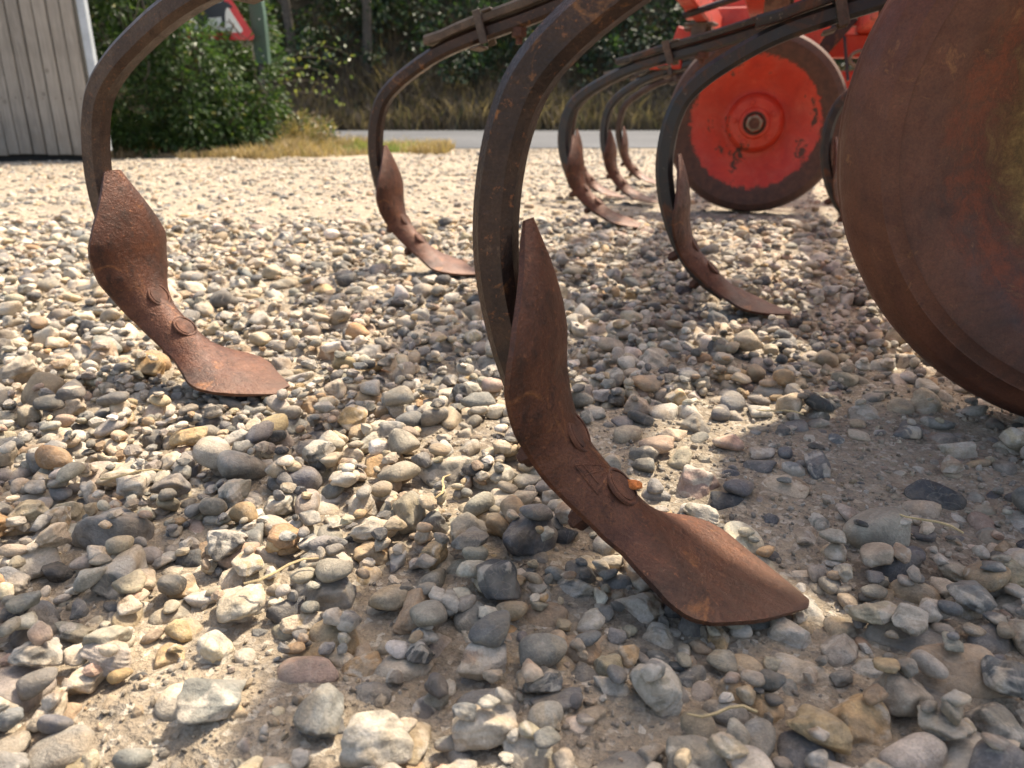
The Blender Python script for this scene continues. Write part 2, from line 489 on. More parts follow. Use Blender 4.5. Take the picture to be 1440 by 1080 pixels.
class MB:
    """collects polygons for one mesh"""
    def __init__(self): self.v = []; self.f = []; self.s = []

    def add(self, verts, faces, sm=False):
        o = len(self.v)
        self.v += [tuple(p) for p in verts]
        self.f += [tuple(i + o for i in f) for f in faces]
        self.s += [sm] * len(faces)
        return self

    def box(self, c, size, rot=None, bev=0.0):
        sx, sy, sz = (s / 2 for s in size)
        if bev <= 0:
            P = [Vector((x, y, z)) for z in (-sz, sz) for y in (-sy, sy) for x in (-sx, sx)]
            Fc = [(0, 2, 3, 1), (4, 5, 7, 6), (0, 1, 5, 4), (2, 6, 7, 3), (0, 4, 6, 2), (1, 3, 7, 5)]
        else:
            b = min(bev, sx * .9, sy * .9, sz * .9)
            P = []; idx = {}
            for i, (X, Y, Z) in enumerate([(a, bb, cc) for a in (-1, 1) for bb in (-1, 1) for cc in (-1, 1)]):
                for ax in range(3):
                    p = [X * sx, Y * sy, Z * sz]
                    for o2 in range(3):
                        if o2 != ax: p[o2] -= (X, Y, Z)[o2] * b
                    idx[(X, Y, Z, ax)] = len(P); P.append(Vector(p))
            Fc = []
            for ax in range(3):
                o1, o2 = [(1, 2), (2, 0), (0, 1)][ax]
                for s in (-1, 1):
                    q = []
                    for (a1, a2) in [(-1, -1), (1, -1), (1, 1), (-1, 1)]:
                        k = [0, 0, 0]; k[ax] = s; k[o1] = a1; k[o2] = a2
                        q.append(idx[(*k, ax)])
                    Fc.append(tuple(q if s > 0 else q[::-1]))
            for ax in range(3):      # edge strips parallel to ax
                o1, o2 = [(1, 2), (2, 0), (0, 1)][ax]
                for a1 in (-1, 1):
                    for a2 in (-1, 1):
                        k0 = [0, 0, 0]; k1 = [0, 0, 0]
                        k0[ax] = -1; k1[ax] = 1
                        for k in (k0, k1): k[o1] = a1; k[o2] = a2
                        q = [idx[(*k0, o1)], idx[(*k1, o1)], idx[(*k1, o2)], idx[(*k0, o2)]]
                        Fc.append(tuple(q if a1 * a2 < 0 else q[::-1]))
            for X in (-1, 1):
                for Y in (-1, 1):
                    for Z in (-1, 1):
                        q = [idx[(X, Y, Z, a)] for a in range(3)]
                        Fc.append(tuple(q if X * Y * Z > 0 else q[::-1]))
        R = Euler(rot).to_matrix() if rot is not None else Matrix.Identity(3)
        c = Vector(c)
        return self.add([R @ p + c for p in P], Fc)

    def rings(self, rings, closed=True, caps=True, sm=True):
        n = len(rings[0]); o = len(self.v)
        for r in rings: self.v += [tuple(p) for p in r]
        for i in range(len(rings) - 1):
            for j in range(n if closed else n - 1):
                j2 = (j + 1) % n
                self.f.append((o + i * n + j, o + i * n + j2, o + (i + 1) * n + j2, o + (i + 1) * n + j)); self.s.append(sm)
        if caps:
            self.f.append(tuple(o + j for j in range(n))[::-1]); self.s.append(False)
            k = o + (len(rings) - 1) * n
            self.f.append(tuple(k + j for j in range(n))); self.s.append(False)
        return self

    def tube(self, pts, rad, n=8, sm=True):
        pts = [Vector(p) for p in pts]
        if not hasattr(rad, '__len__'): rad = [rad] * len(pts)
        R = []; prev = None
        for i, p in enumerate(pts):
            t = (pts[min(i + 1, len(pts) - 1)] - pts[max(i - 1, 0)]).normalized()
            if prev is None:
                a = Vector((0, 0, 1)) if abs(t.z) < .9 else Vector((1, 0, 0))
                x = t.cross(a).normalized()
            else:
                x = (prev - t * prev.dot(t)).normalized()
            prev = x; y = t.cross(x)
            R.append([p + (x * math.cos(a) + y * math.sin(a)) * rad[i] for a in [2 * math.pi * j / n for j in range(n)]])
        return self.rings(R, sm=sm)

    def lathe(self, prof, axis='Y', n=64, sm=True, closed_prof=False):
        """prof: list of (radius, height along axis)"""
        rg = []
        for k in range(n):
            a = 2 * math.pi * k / n
            ring = []
            for r, h in prof:
                c, s = r * math.cos(a), r * math.sin(a)
                ring.append((c, h, s) if axis == 'Y' else (c, s, h) if axis == 'Z' else (h, c, s))
            rg.append(ring)
        o = len(self.v); m = len(prof)
        for r in rg: self.v += r
        for k in range(n):
            k2 = (k + 1) % n
            for j in range(m - (0 if closed_prof else 1)):
                j2 = (j + 1) % m
                self.f.append((o + k * m + j, o + k * m + j2, o + k2 * m + j2, o + k2 * m + j)); self.s.append(sm)
        return self

    def mesh(self, name, mat):
        me = bpy.data.meshes.new(name)
        me.from_pydata(self.v, [], self.f)
        me.polygons.foreach_set("use_smooth", self.s)
        me.materials.append(mat)
        me.update()
        import bmesh
        b = bmesh.new(); b.from_mesh(me); bmesh.ops.recalc_face_normals(b, faces=b.faces); b.to_mesh(me); b.free()
        me.set_sharp_from_angle(angle=math.radians(34))
        return me


def obj_mb(name, mb, mat, parent=None, loc=None, rot=None, **kw):
    o = new_obj(name, mb.mesh(name, mat), parent, **kw)
    if loc is not None: o.location = loc
    if rot is not None: o.rotation_euler = rot
    return o


# ---------------------------------------------------------------- layout of the machine (u forward, w across, yaw 18 deg)
YAW = math.radians(18)
FU = np.array([math.cos(YAW), -math.sin(YAW)])
WU = np.array([math.sin(YAW), math.cos(YAW)])


def uw(u, w):
    p = FU * u + WU * w
    return float(p[0]), float(p[1])


def to_uw(x, y):
    return x * FU[0] + y * FU[1], x * WU[0] + y * WU[1]


TINES = [  # u, w of the share's tip, shank material, extra yaw (deg), share variety
    (.058, .505, 'rust_shank', 0, 0),
    (-.552, .772, 'brown_shank', 0, 1),
    (-.568, 1.530, 'rust_shank', 0, 0),
    (.060, 1.380, 'black', 0, 0),
    (-.315, 2.330, 'black', -9, 0),
    (-.546, 3.170, 'brown_shank', 0, 0),
    (-.395, 3.030, 'black', -10, 0),
    (-.470, 3.800, 'brown_shank', 0, 0),
    (.372, 2.390, 'black', 0, 0),
    (-.16, 4.05, 'brown_shank', 0, 0),
]

# ---------------------------------------------------------------- ground
BARE = [  # x, y, rx, ry, strength: places where soil shows between the stones
    (-.17, .375, .10, .06, 1.0), (.29, .70, .27, .17, 1.0), (.17, .56, .10, .08, .4),
    (.55, .86, .22, .14, .85), (-.05, .78, .06, .05, .6), (-.33, .78, .07, .05, .5), (.30, 1.00, .20, .06, .4),
    (.06, .36, .05, .04, .5), (.9, 1.9, .5, .25, .7), (-.6, 1.5, .5, .12, .55), (.0, 1.75, .5, .12, .4),
]


def bare(x, y):
    b = np.zeros_like(x)
    wob = (fbm(x * 14, y * 14, 5) - .5) * 1.1
    for bx, by, rx, ry, s in BARE:
        d = np.sqrt(((x - bx) / rx) ** 2 + ((y - by) / ry) ** 2) + wob
        b = np.maximum(b, s * (1 - smooth(.55, 1.15, d)))
    far = smooth(1.3, 2.3, y) * .55
    b = np.maximum(b, far * (.45 + 1.1 * (fbm(x * 2.2, y * 3.2, 9) - .25)))
    return np.clip(b, 0, 1)


def ground_h(x, y):
    x = np.asarray(x, float); y = np.asarray(y, float)
    near = 1 - smooth(6.5, 7.6, np.abs(y)) 
    h = (fbm(x * 5, y * 5, 21) - .5) * .022 + (fbm(x * 22, y * 22, 31) - .5) * .007 + (fbm(x * 90, y * 90, 41, 3) - .5) * .0035
    return h * near - .020 + .012 * bare(x, y) * near


def axis_lines(lo, hi, step, end_lo, end_hi, g=1.09):
    a = list(np.arange(lo, hi, step))
    s = step; v = lo
    while v > end_lo:
        s *= g; v -= s; a.insert(0, v)
    s = step; v = a[-1]
    while v < end_hi:
        s *= g; v += s; a.append(v)
    return np.array(a)


gx = axis_lines(-1.2, 1.7, .0095, -140, 140)
gy = axis_lines(.12, 1.9, .0095, -120, 300)
# ---------------------------------------------------------------- stones
def ico(level):
    t = (1 + 5 ** .5) / 2
    v = [(-1, t, 0), (1, t, 0), (-1, -t, 0), (1, -t, 0), (0, -1, t), (0, 1, t), (0, -1, -t), (0, 1, -t), (t, 0, -1), (t, 0, 1), (-t, 0, -1), (-t, 0, 1)]
    v = [np.array(p) / np.linalg.norm(p) for p in v]
    f = [(0, 11, 5), (0, 5, 1), (0, 1, 7), (0, 7, 10), (0, 10, 11), (1, 5, 9), (5, 11, 4), (11, 10, 2), (10, 7, 6), (7, 1, 8), (3, 9, 4), (3, 4, 2), (3, 2, 6), (3, 6, 8), (3, 8, 9), (4, 9, 5), (2, 4, 11), (6, 2, 10), (8, 6, 7), (9, 8, 1)]
    for _ in range(level):
        c = {}; nf = []

        def mid(a, b):
            k = (min(a, b), max(a, b))
            if k not in c:
                p = v[a] + v[b]; v.append(p / np.linalg.norm(p)); c[k] = len(v) - 1
            return c[k]
        for a, b, d in f:
            x, y, z = mid(a, b), mid(b, d), mid(d, a)
            nf += [(a, x, z), (b, y, x), (d, z, y), (x, y, z)]
        f = nf
    return np.array(v), np.array(f)


ICO = [ico(i) for i in range(5)]
NVAR = 56


def stone_params(i):
    r = np.random.default_rng(100 + i)
    ang = i >= 22            # the first 22 are water-worn pebbles, the rest broken flint
    n = int(r.integers(9, 15)) if ang else int(r.integers(16, 26))
    N = r.normal(size=(n, 3)); N /= np.linalg.norm(N, axis=1)[:, None]
    N = np.vstack([N, [[0, 0, 1], [0, 0, -1], [1, 0, 0], [-1, 0, 0], [0, 1, 0], [0, -1, 0]]])
    h = np.concatenate([r.uniform(.66 if ang else .86, 1.0, n), np.full(6, 1.0)])
    p = r.uniform(10, 26) if ang else r.uniform(4.5, 7)
    ratio = np.array([1.0, r.uniform(.58, .92), r.uniform(.42, .75)]) if ang else np.array([1.0, r.uniform(.62, .9), r.uniform(.42, .68)])
    wv = r.normal(size=(5, 3)) * (2.2 if ang else 1.5); ph = r.uniform(0, 6.3, 5)
    wf = r.normal(size=(6, 3)) * 6.5; pf = r.uniform(0, 6.3, 6)
    amp = .07 if ang else .055
    dents = [(d / np.linalg.norm(d), r.uniform(.35, .6), r.uniform(.08, .2)) for d in r.normal(size=(3 if ang else 0, 3))]
    return N, h, p, ratio, wv, ph, amp, wf, pf, ang, dents


SP = [stone_params(i) for i in range(NVAR)]


def stone_verts(i, level):
    N, h, p, ratio, wv, ph, amp, wf, pf, ang, dents = SP[i]
    d = ICO[level][0]
    q = np.clip(d @ N.T, 0, None) / h
    r = (q ** p).sum(1) ** (-1 / p)
    r = r * (1 + amp * np.sin(d @ wv.T + ph).sum(1) / 2.2)
    if ang: r = r * (1 + .03 * np.sin(d @ wf.T + pf).sum(1) / 2.0)
    for dd, rad, dep in dents:
        a = np.arccos(np.clip(d @ dd, -1, 1))
        r = r * (1 - dep * np.clip(1 - (a / rad) ** 2, 0, 1))
    V = d * r[:, None] * ratio
    V = V / np.abs(V[:, 0]).max()
    return V * .5            # unit length 1 along x


VREF = [stone_verts(i, 2) for i in range(NVAR)]
EXT = np.array([np.abs(v).max(0) for v in VREF])       # half extents

PAL = np.array([  # base albedo, weight
    (.335, .300, .250, 3.0), (.270, .250, .220, 3.2), (.395, .340, .260, 2.4), (.200, .200, .196, 3.0), (.470, .430, .365, 1.8),
    (.130, .136, .145, 2.4), (.060, .065, .073, 1.7), (.390, .290, .170, 1.1), (.310, .235, .165, 1.2), (.360, .235, .130, .35), (.345, .255, .215, .6), (.56, .53, .48, 1.4)])
PW = PAL[:, 3] / PAL[:, 3].sum()


def in_front(x, y, z=0.0):
    zc = y * math.cos(PITCH) - (z - CAM_H) * math.sin(PITCH)
    yc = y * math.sin(PITCH) + (z - CAM_H) * math.cos(PITCH)
    zc = np.maximum(zc, .05)
    return x / zc, yc / zc, zc


def tine_clear(x, y):
    """distance to the nearest near share, in the share's own axes: keep high stones from poking through the steel"""
    d = np.full(np.shape(x), 9.0)
    u, w = to_uw(x, y)
    for tu, tw, *_ in TINES[:4]:
        du = np.maximum(np.maximum((tu - .16) - u, u - tu), 0)
        dw = np.maximum(np.abs(w - tw) - .062, 0)
        d = np.minimum(d, np.hypot(du, dw))
    return d


# near field: stones dropped one after another on a height map so that they rest on soil and on each other
CELL = .005
HX0, HX1, HY0, HY1 = -1.9, 2.3, .10, 2.5
hnx, hny = int((HX1 - HX0) / CELL), int((HY1 - HY0) / CELL)
hxs = HX0 + (np.arange(hnx) + .5) * CELL
hys = HY0 + (np.arange(hny) + .5) * CELL
HM = ground_h(*np.meshgrid(hxs, hys))
SX, SY, SZ, SL, SV, SR = [], [], [], [], [], []


def drop(n, lo, hi, cover, max_z, seed, ymax=HY1, bare_pow=1.0, keep_bare=.05):
    r = np.random.default_rng(seed)
    # candidates inside the wedge in front of the camera, a margin to each side
    y = HY0 + (ymax - HY0) * np.sqrt(r.uniform(0, 1, n))
    x = r.uniform(-1, 1, n) * (.30 + .74 * y) + .04
    L = lo * (hi / lo) ** (r.beta(1.3, 1.7, n))
    b = bare(x, y)
    ok = r.uniform(0, 1, n) < cover * np.maximum(keep_bare, (1 - b) ** bare_pow)
    clr = tine_clear(x, y)
    for x_, y_, L_, c_ in zip(x[ok], y[ok], L[ok], clr[ok]):
        v = int(r.integers(22, NVAR)) if r.uniform() < .68 else int(r.integers(0, 22))
        yaw = r.uniform(0, 6.283)
        tilt = Euler((r.normal(0, .2), r.normal(0, .2), yaw))
        e = EXT[v] * L_ * 2
        R = np.array(tilt.to_matrix())
        hx, hy, hz = np.sqrt((R ** 2) @ ((e / 2) ** 2))
        i0 = int((x_ - hx - HX0) / CELL); i1 = int((x_ + hx - HX0) / CELL) + 1
        j0 = int((y_ - hy - HY0) / CELL); j1 = int((y_ + hy - HY0) / CELL) + 1
        if i0 < 0 or j0 < 0 or i1 > hnx or j1 > hny: continue
        X, Y = np.meshgrid(hxs[i0:i1], hys[j0:j1])
        q = ((X - x_) / hx) ** 2 + ((Y - y_) / hy) ** 2
        mk = q < .85
        if not mk.any(): continue
        sub = HM[j0:j1, i0:i1]
        hb = sub[mk]
        base = np.mean(np.sort(hb)[-max(1, len(hb) // 2):])
        gl = -.02
        rough_ = float(hb.max() - hb.min())
        if rough_ > 1.5 * hz and r.uniform() < .8: continue
        if base > gl + .019 and r.uniform() < .4: continue
        lift = .62 if base > gl + .012 else r.uniform(.05, .6)
        zc = base + hz * lift
        top = zc + hz
        if top > max_z + r.normal(0, .004): continue
        if c_ < .012 + L_ * .5 and top > .000: continue
        s = zc + hz * np.sqrt(np.clip(1 - q, 0, 1)) * .92
        sub[mk] = np.maximum(sub[mk], s[mk])
        SX.append(x_); SY.append(y_); SZ.append(zc); SL.append(L_); SV.append(v); SR.append(tilt)


# the larger stones of the foreground: x, y, length, broken (1) or worn (0), colour, turn, share of chalky rind
HEROES = [(0.390, 0.636, 0.049, 0, 6, 0.05, 0.00), (0.283, 0.395, 0.067, 0, 8, -0.35, 0.00), (0.256, 0.376, 0.051, 0, 3, -0.10, 0.00), (0.252, 0.339, 0.059, 1, 4, 0.50, 0.75), (0.165, 0.337, 0.041, 0, 5, 1.40, 0.00), (0.102, 0.330, 0.036, 0, 0, 0.40, 0.00), (0.133, 0.339, 0.032, 1, 4, 1.30, 0.40), (0.274, 0.439, 0.063, 1, 3, -0.30, 0.15), (0.204, 0.358, 0.042, 1, 7, -0.15, 0.50), (0.193, 0.405, 0.049, 1, 4, 0.00, 0.50), (0.145, 0.410, 0.040, 0, 2, 0.30, 0.20), (0.087, 0.423, 0.032, 1, 6, 0.00, 0.30), (0.026, 0.372, 0.036, 1, 5, 0.50, 0.20), (0.116, 0.359, 0.025, 1, 0, 0.80, 0.30), (0.064, 0.386, 0.025, 1, 11, 0.40, 0.60), (0.027, 0.413, 0.032, 1, 2, 0.00, 0.30), (0.045, 0.431, 0.053, 1, 8, 0.20, 0.00), (0.095, 0.383, 0.029, 0, 3, 0.00, 0.00), (0.350, 0.516, 0.041, 1, 8, 0.00, 0.00), (0.302, 0.484, 0.042, 0, 2, -0.40, 0.10), (0.262, 0.549, 0.029, 0, 2, 0.30, 0.20), (0.233, 0.519, 0.029, 1, 11, 0.30, 0.40), (0.300, 0.572, 0.031, 1, 7, 0.00, 0.30), (0.247, 0.694, 0.037, 1, 5, 0.00, 0.00), (0.190, 0.670, 0.023, 1, 6, 1.20, 0.00), (0.313, 0.788, 0.033, 0, 5, 0.00, 0.00), (0.019, 0.492, 0.038, 1, 2, 0.10, 0.60), (0.025, 0.462, 0.038, 0, 8, 0.10, 0.00), (0.013, 0.540, 0.034, 0, 3, 0.10, 0.00), (-0.094, 0.782, 0.055, 0, 2, 0.10, 0.10), (-0.177, 0.734, 0.059, 1, 5, -0.30, 0.70), (-0.115, 0.630, 0.038, 0, 8, 0.20, 0.00), (-0.015, 0.594, 0.045, 0, 2, -0.10, 0.10), (-0.024, 0.667, 0.053, 1, 3, -0.50, 0.70), (-0.041, 0.563, 0.031, 0, 3, -0.10, 0.00), (-0.136, 0.486, 0.064, 1, 3, 0.05, 0.35), (-0.254, 0.551, 0.037, 0, 8, 0.00, 0.00), (-0.334, 0.449, 0.038, 1, 5, 0.20, 0.15), (-0.434, 0.637, 0.066, 1, 0, 0.60, 0.20), (-0.409, 0.709, 0.050, 0, 8, 0.05, 0.00), (-0.331, 0.568, 0.075, 1, 3, 0.20, 0.30), (-0.276, 0.391, 0.035, 1, 9, 0.40, 0.00), (-0.138, 0.425, 0.043, 1, 7, -0.05, 0.40), (-0.129, 0.397, 0.043, 0, 10, 0.05, 0.00), (-0.198, 0.373, 0.033, 0, 4, 0.15, 0.20), (-0.071, 0.406, 0.045, 1, 0, 0.20, 0.20), (-0.013, 0.367, 0.044, 0, 3, -0.20, 0.10), (-0.112, 0.355, 0.032, 1, 5, 0.30, 0.10), (-0.061, 0.322, 0.045, 0, 8, 0.20, 0.00), (-0.053, 0.465, 0.037, 1, 6, 0.30, 0.45), (-0.104, 0.538, 0.032, 0, 4, 0.00, 0.20), (-0.060, 0.530, 0.033, 0, 2, 0.05, 0.00), (-0.012, 0.498, 0.046, 1, 7, 0.10, 0.30), (-0.159, 0.523, 0.035, 1, 4, 0.40, 0.50), (-0.208, 0.446, 0.028, 1, 4, 0.30, 0.40), (-0.275, 0.458, 0.033, 1, 3, 0.20, 0.30), (-0.277, 0.358, 0.043, 1, 8, 0.10, 0.40), (-0.095, 0.322, 0.021, 1, 11, 0.50, 0.30), (0.175, 0.529, 0.019, 0, 3, 0.00, 0.00), (0.121, 0.703, 0.029, 1, 4, 0.60, 0.60), (0.126, 0.762, 0.034, 0, 2, 0.20, 0.20), (0.096, 0.818, 0.021, 0, 7, 0.00, 0.00), (0.325, 0.431, 0.043, 0, 3, 0.20, 0.10), (0.199, 0.322, 0.031, 1, 0, 0.60, 0.20), (0.061, 0.322, 0.042, 0, 3, 0.10, 0.30), (0.000, 0.315, 0.030, 0, 2, 0.00, 0.10), (-0.032, 0.338, 0.024, 1, 3, 1.00, 0.30), (0.009, 0.396, 0.028, 1, 2, 1.20, 0.50), (-0.190, 0.472, 0.031, 1, 6, 0.60, 0.30), (-0.245, 0.481, 0.031, 1, 3, 0.20, 0.30), (-0.163, 0.362, 0.018, 1, 2, 0.20, 0.20), (-0.317, 0.403, 0.032, 1, 4, 0.00, 0.40), (-0.317, 0.499, 0.030, 1, 2, 0.00, 0.30), (-0.229, 0.420, 0.023, 1, 7, 0.70, 0.20), (-0.086, 0.377, 0.027, 1, 3, 0.50, 0.30), (-0.044, 0.343, 0.022, 1, 0, 0.90, 0.20), (0.283, 0.348, 0.024, 0, 8, 0.00, 0.00), (0.231, 0.447, 0.029, 1, 2, 0.30, 0.40), (0.235, 0.403, 0.020, 0, 3, 0.30, 0.10), (0.046, 0.362, 0.022, 1, 0, 1.00, 0.30), (0.086, 0.354, 0.020, 0, 2, 0.50, 0.20)]

HCOL = {}
rh = np.random.default_rng(77)
for (x_, y_, L0, brk, cidx, yw, cx) in HEROES:
    v = int(rh.integers(22, NVAR)) if brk else int(rh.integers(0, 22))
    tilt = Euler((rh.normal(0, .15), rh.normal(0, .13), yw + rh.normal(0, .12)))
    e = EXT[v] * L0 * 2
    hx, hy, hz = np.sqrt((np.array(tilt.to_matrix()) ** 2) @ ((e / 2) ** 2))
    X, Y = np.meshgrid(hxs, hys[:int((y_ + .1 - HY0) / CELL)])
    i0, i1 = int((x_ - hx - HX0) / CELL), int((x_ + hx - HX0) / CELL) + 1
    j0, j1 = max(0, int((y_ - hy - HY0) / CELL)), int((y_ + hy - HY0) / CELL) + 1
    X, Y = np.meshgrid(hxs[i0:i1], hys[j0:j1])
    q = ((X - x_) / hx) ** 2 + ((Y - y_) / hy) ** 2
    mk = q < .85
    sub = HM[j0:j1, i0:i1]
    zc = float(np.median(sub[mk])) + hz * rh.uniform(.30, .62)
    if tine_clear(np.array(x_), np.array(y_)) < L0 * .5: zc = min(zc, -.002 - hz)
    s = zc + hz * np.sqrt(np.clip(1 - q, 0, 1)) * .92
    sub[mk] = np.maximum(sub[mk], s[mk])
    HCOL[len(SX)] = (cidx, cx)
    SX.append(x_); SY.append(y_); SZ.append(zc); SL.append(L0); SV.append(v); SR.append(tilt)

drop(1700, .044, .066, .55, .030, 1)
drop(13000, .027, .050, .85, .025, 2)
drop(34000, .014, .030, .75, .020, 3, bare_pow=1.4, keep_bare=.06)
drop(20000, .008, .017, .50, .018, 4, ymax=1.9, bare_pow=.9, keep_bare=.16)
drop(3200, .028, .046, .85, .024, 5, ymax=.95, bare_pow=1.2, keep_bare=.05)
drop(11000, .011, .028, .80, .020, 6, ymax=1.0, bare_pow=1.4, keep_bare=.08)
NEAR_N = len(SX)

GX, GY = np.meshgrid(gx, gy)
HB = HM.copy()
for _ in range(3):          # silt washed in between the stones: the soil follows the smoothed stone bed from below
    k5 = 4
    cs = np.cumsum(np.pad(HB, ((k5 + 1, k5), (0, 0)), mode='edge'), 0); HB = (cs[2 * k5 + 1:] - cs[:-2 * k5 - 1]) / (2 * k5 + 1)
    cs = np.cumsum(np.pad(HB, ((0, 0), (k5 + 1, k5)), mode='edge'), 1); HB = (cs[:, 2 * k5 + 1:] - cs[:, :-2 * k5 - 1]) / (2 * k5 + 1)


def soil_h(x, y):
    g = ground_h(x, y)
    fi = np.clip((x - HX0) / CELL - .5, 0, hnx - 1.001); fj = np.clip((y - HY0) / CELL - .5, 0, hny - 1.001)
    a, b = fi.astype(int), fj.astype(int); u_, v_ = fi - a, fj - b
    hb = (HB[b, a] * (1 - u_) + HB[b, a + 1] * u_) * (1 - v_) + (HB[b + 1, a] * (1 - u_) + HB[b + 1, a + 1] * u_) * v_
    inside = smooth(HX0, HX0 + .2, x) * (1 - smooth(HX1 - .2, HX1, x)) * smooth(HY0, HY0 + .05, y) * (1 - smooth(HY1 - .3, HY1, y))
    near = 1 - smooth(6.5, 7.6, np.abs(y))
    return g + inside * .36 * np.maximum(hb - g, 0) + .003 * near


GZ = soil_h(GX, GY)
nx, ny = len(gx), len(gy)
ii = np.arange(nx * ny).reshape(ny, nx)
gf = np.stack([ii[:-1, :-1], ii[:-1, 1:], ii[1:, 1:], ii[1:, :-1]], -1).reshape(-1, 4)
ground = new_obj("ground", mesh_np("ground", np.stack([GX, GY, GZ], -1).reshape(-1, 3), gf, M['ground'], True), kind="structure",
                 label="sandy yard soil strewn with pebbles and broken flint")

# far field: the same stones thinned to what the eye can still pick out
rf = np.random.default_rng(55)
nf_ = 46000
fy = 2.45 + (7.9 - 2.45) * rf.uniform(0, 1, nf_) ** .85
fx = rf.uniform(-1, 1, nf_) * (.5 + .76 * fy) + .05
fl = .014 * (.05 / .014) ** rf.beta(1.1, 2.6, nf_)
keep = (rf.uniform(0, 1, nf_) < 1.0 - .7 * bare(fx, fy)) & ~((fy > 6.05) & (fx < -.9)) & (fy < 7.55 + .1 * np.sin(fx * 3))
fx, fy, fl = fx[keep], fy[keep], fl[keep]
fv = rf.integers(0, NVAR, len(fx))
fz = ground_h(fx, fy) + EXT[fv, 2] * fl * rf.uniform(-.1, .8, len(fx))

X_ = np.concatenate([SX, fx]); Y_ = np.concatenate([SY, fy]); Z_ = np.concatenate([SZ, fz])
L_ = np.concatenate([SL, fl]); V_ = np.concatenate([SV, fv]).astype(int)
ROT = [np.array(t.to_matrix()) for t in SR]
ya = rf.uniform(0, 6.283, len(fx)); tx = rf.normal(0, .2, len(fx)); ty = rf.normal(0, .2, len(fx))
ROTS = np.empty((len(X_), 3, 3))
ROTS[:NEAR_N] = np.array(ROT)
c, s = np.cos(ya), np.sin(ya); z0 = np.zeros_like(c); o1 = np.ones_like(c)
Rz = np.stack([np.stack([c, -s, z0], -1), np.stack([s, c, z0], -1), np.stack([z0, z0, o1], -1)], -2)
c, s = np.cos(tx), np.sin(tx)
Rx = np.stack([np.stack([o1, z0, z0], -1), np.stack([z0, c, -s], -1), np.stack([z0, s, c], -1)], -2)
ROTS[NEAR_N:] = Rz @ Rx
ci = RNG.choice(len(PAL), len(X_), p=PW)
COLR = np.ones((len(X_), 4))
COLR[:, :3] = PAL[ci, :3] * np.array([1.04, 1.0, .93]) * RNG.uniform(.82, 1.18, (len(X_), 1)) * RNG.uniform(.96, 1.04, (len(X_), 3))
COLR[:, 3] = np.where(V_ < 22, RNG.uniform(.0, .35, len(X_)), RNG.uniform(.15, .85, len(X_)))

for k_, (ci_, cx_) in HCOL.items():
    COLR[k_, :3] = PAL[ci_, :3] * np.array([1.06, 1.0, .92]) * RNG.uniform(.9, 1.1); COLR[k_, 3] = cx_
px, py, zc = in_front(X_, Y_, Z_)
size_px = L_ / zc * 768
vis = (np.abs(px) < .69) & (np.abs(py) < .52) & (zc > .2)
score = np.where(vis, size_px, 0) * np.sqrt(EXT[V_, 1] * EXT[V_, 2]) * np.where(Z_ > -.02, 1.0, .6)
order = np.argsort(-score)
single = order[:300]
is_single = np.zeros(len(X_), bool); is_single[single] = True
stone_mesh = {}
for k in single:
    v = int(V_[k])
    if v not in stone_mesh:
        stone_mesh[v] = mesh_np("stone", stone_verts(v, 4 if v >= 22 else 3), ICO[4 if v >= 22 else 3][1], M['stone'], True)
        # unit mesh, about 1 m long: object scale brings it to size
for k in single:
    o = new_obj("stone", stone_mesh[int(V_[k])], ground)
    Lk = float(L_[k])
    o.matrix_world = Matrix.Translation((X_[k], Y_[k], Z_[k])) @ Matrix(ROTS[k].tolist()).to_4x4() @ Matrix.Diagonal((Lk, Lk, Lk, 1))
    o.color = tuple(COLR[k])

vis_margin = (np.abs(px) < .95) & (zc > .1)
lev = np.where(size_px > 20, 2, np.where(size_px > 7.5, 1, 0))
lev = np.where(vis_margin, lev, 0)
# grit and crumbs of soil
gn = 34000
gy_ = .14 + 1.75 * RNG.uniform(0, 1, gn) ** .8
gx_ = RNG.uniform(-1, 1, gn) * (.26 + .72 * gy_) + .03
gl_ = .0022 * (.011 / .0022) ** RNG.beta(1, 2.0, gn)
gk = RNG.uniform(0, 1, gn) < .35 + .65 * bare(gx_, gy_)
gx_, gy_, gl_ = gx_[gk], gy_[gk], gl_[gk]
ix = np.clip(((gx_ - HX0) / CELL).astype(int), 0, hnx - 1); iy = np.clip(((gy_ - HY0) / CELL).astype(int), 0, hny - 1)
gh = soil_h(gx_, gy_)
fr = HM[iy, ix] < gh + .004
gx_, gy_, gl_, gh = gx_[fr], gy_[fr], gl_[fr], gh[fr]
gv = RNG.integers(0, NVAR, len(gx_))


def stone_mass(sel_groups):
    VV, FF, CC, SS = [], [], [], []; off = 0
    for (v, lv, P, L, R, C) in sel_groups:
        base = stone_verts(v, lv); fc = ICO[lv][1]
        W = np.einsum('kij,nj->kni', R, base) * L[:, None, None] + P[:, None, :]
        k, n = W.shape[:2]
        VV.append(W.reshape(-1, 3))
        FF.append((fc[None] + (np.arange(k) * n)[:, None, None] + off).reshape(-1, 3))
        CC.append(np.repeat(C, n, 0))
        SS.append(np.full(k * len(fc), lv >= 2 or v < 22))
        off += k * n
    return np.concatenate(VV), np.concatenate(FF), np.concatenate(CC), np.concatenate(SS)


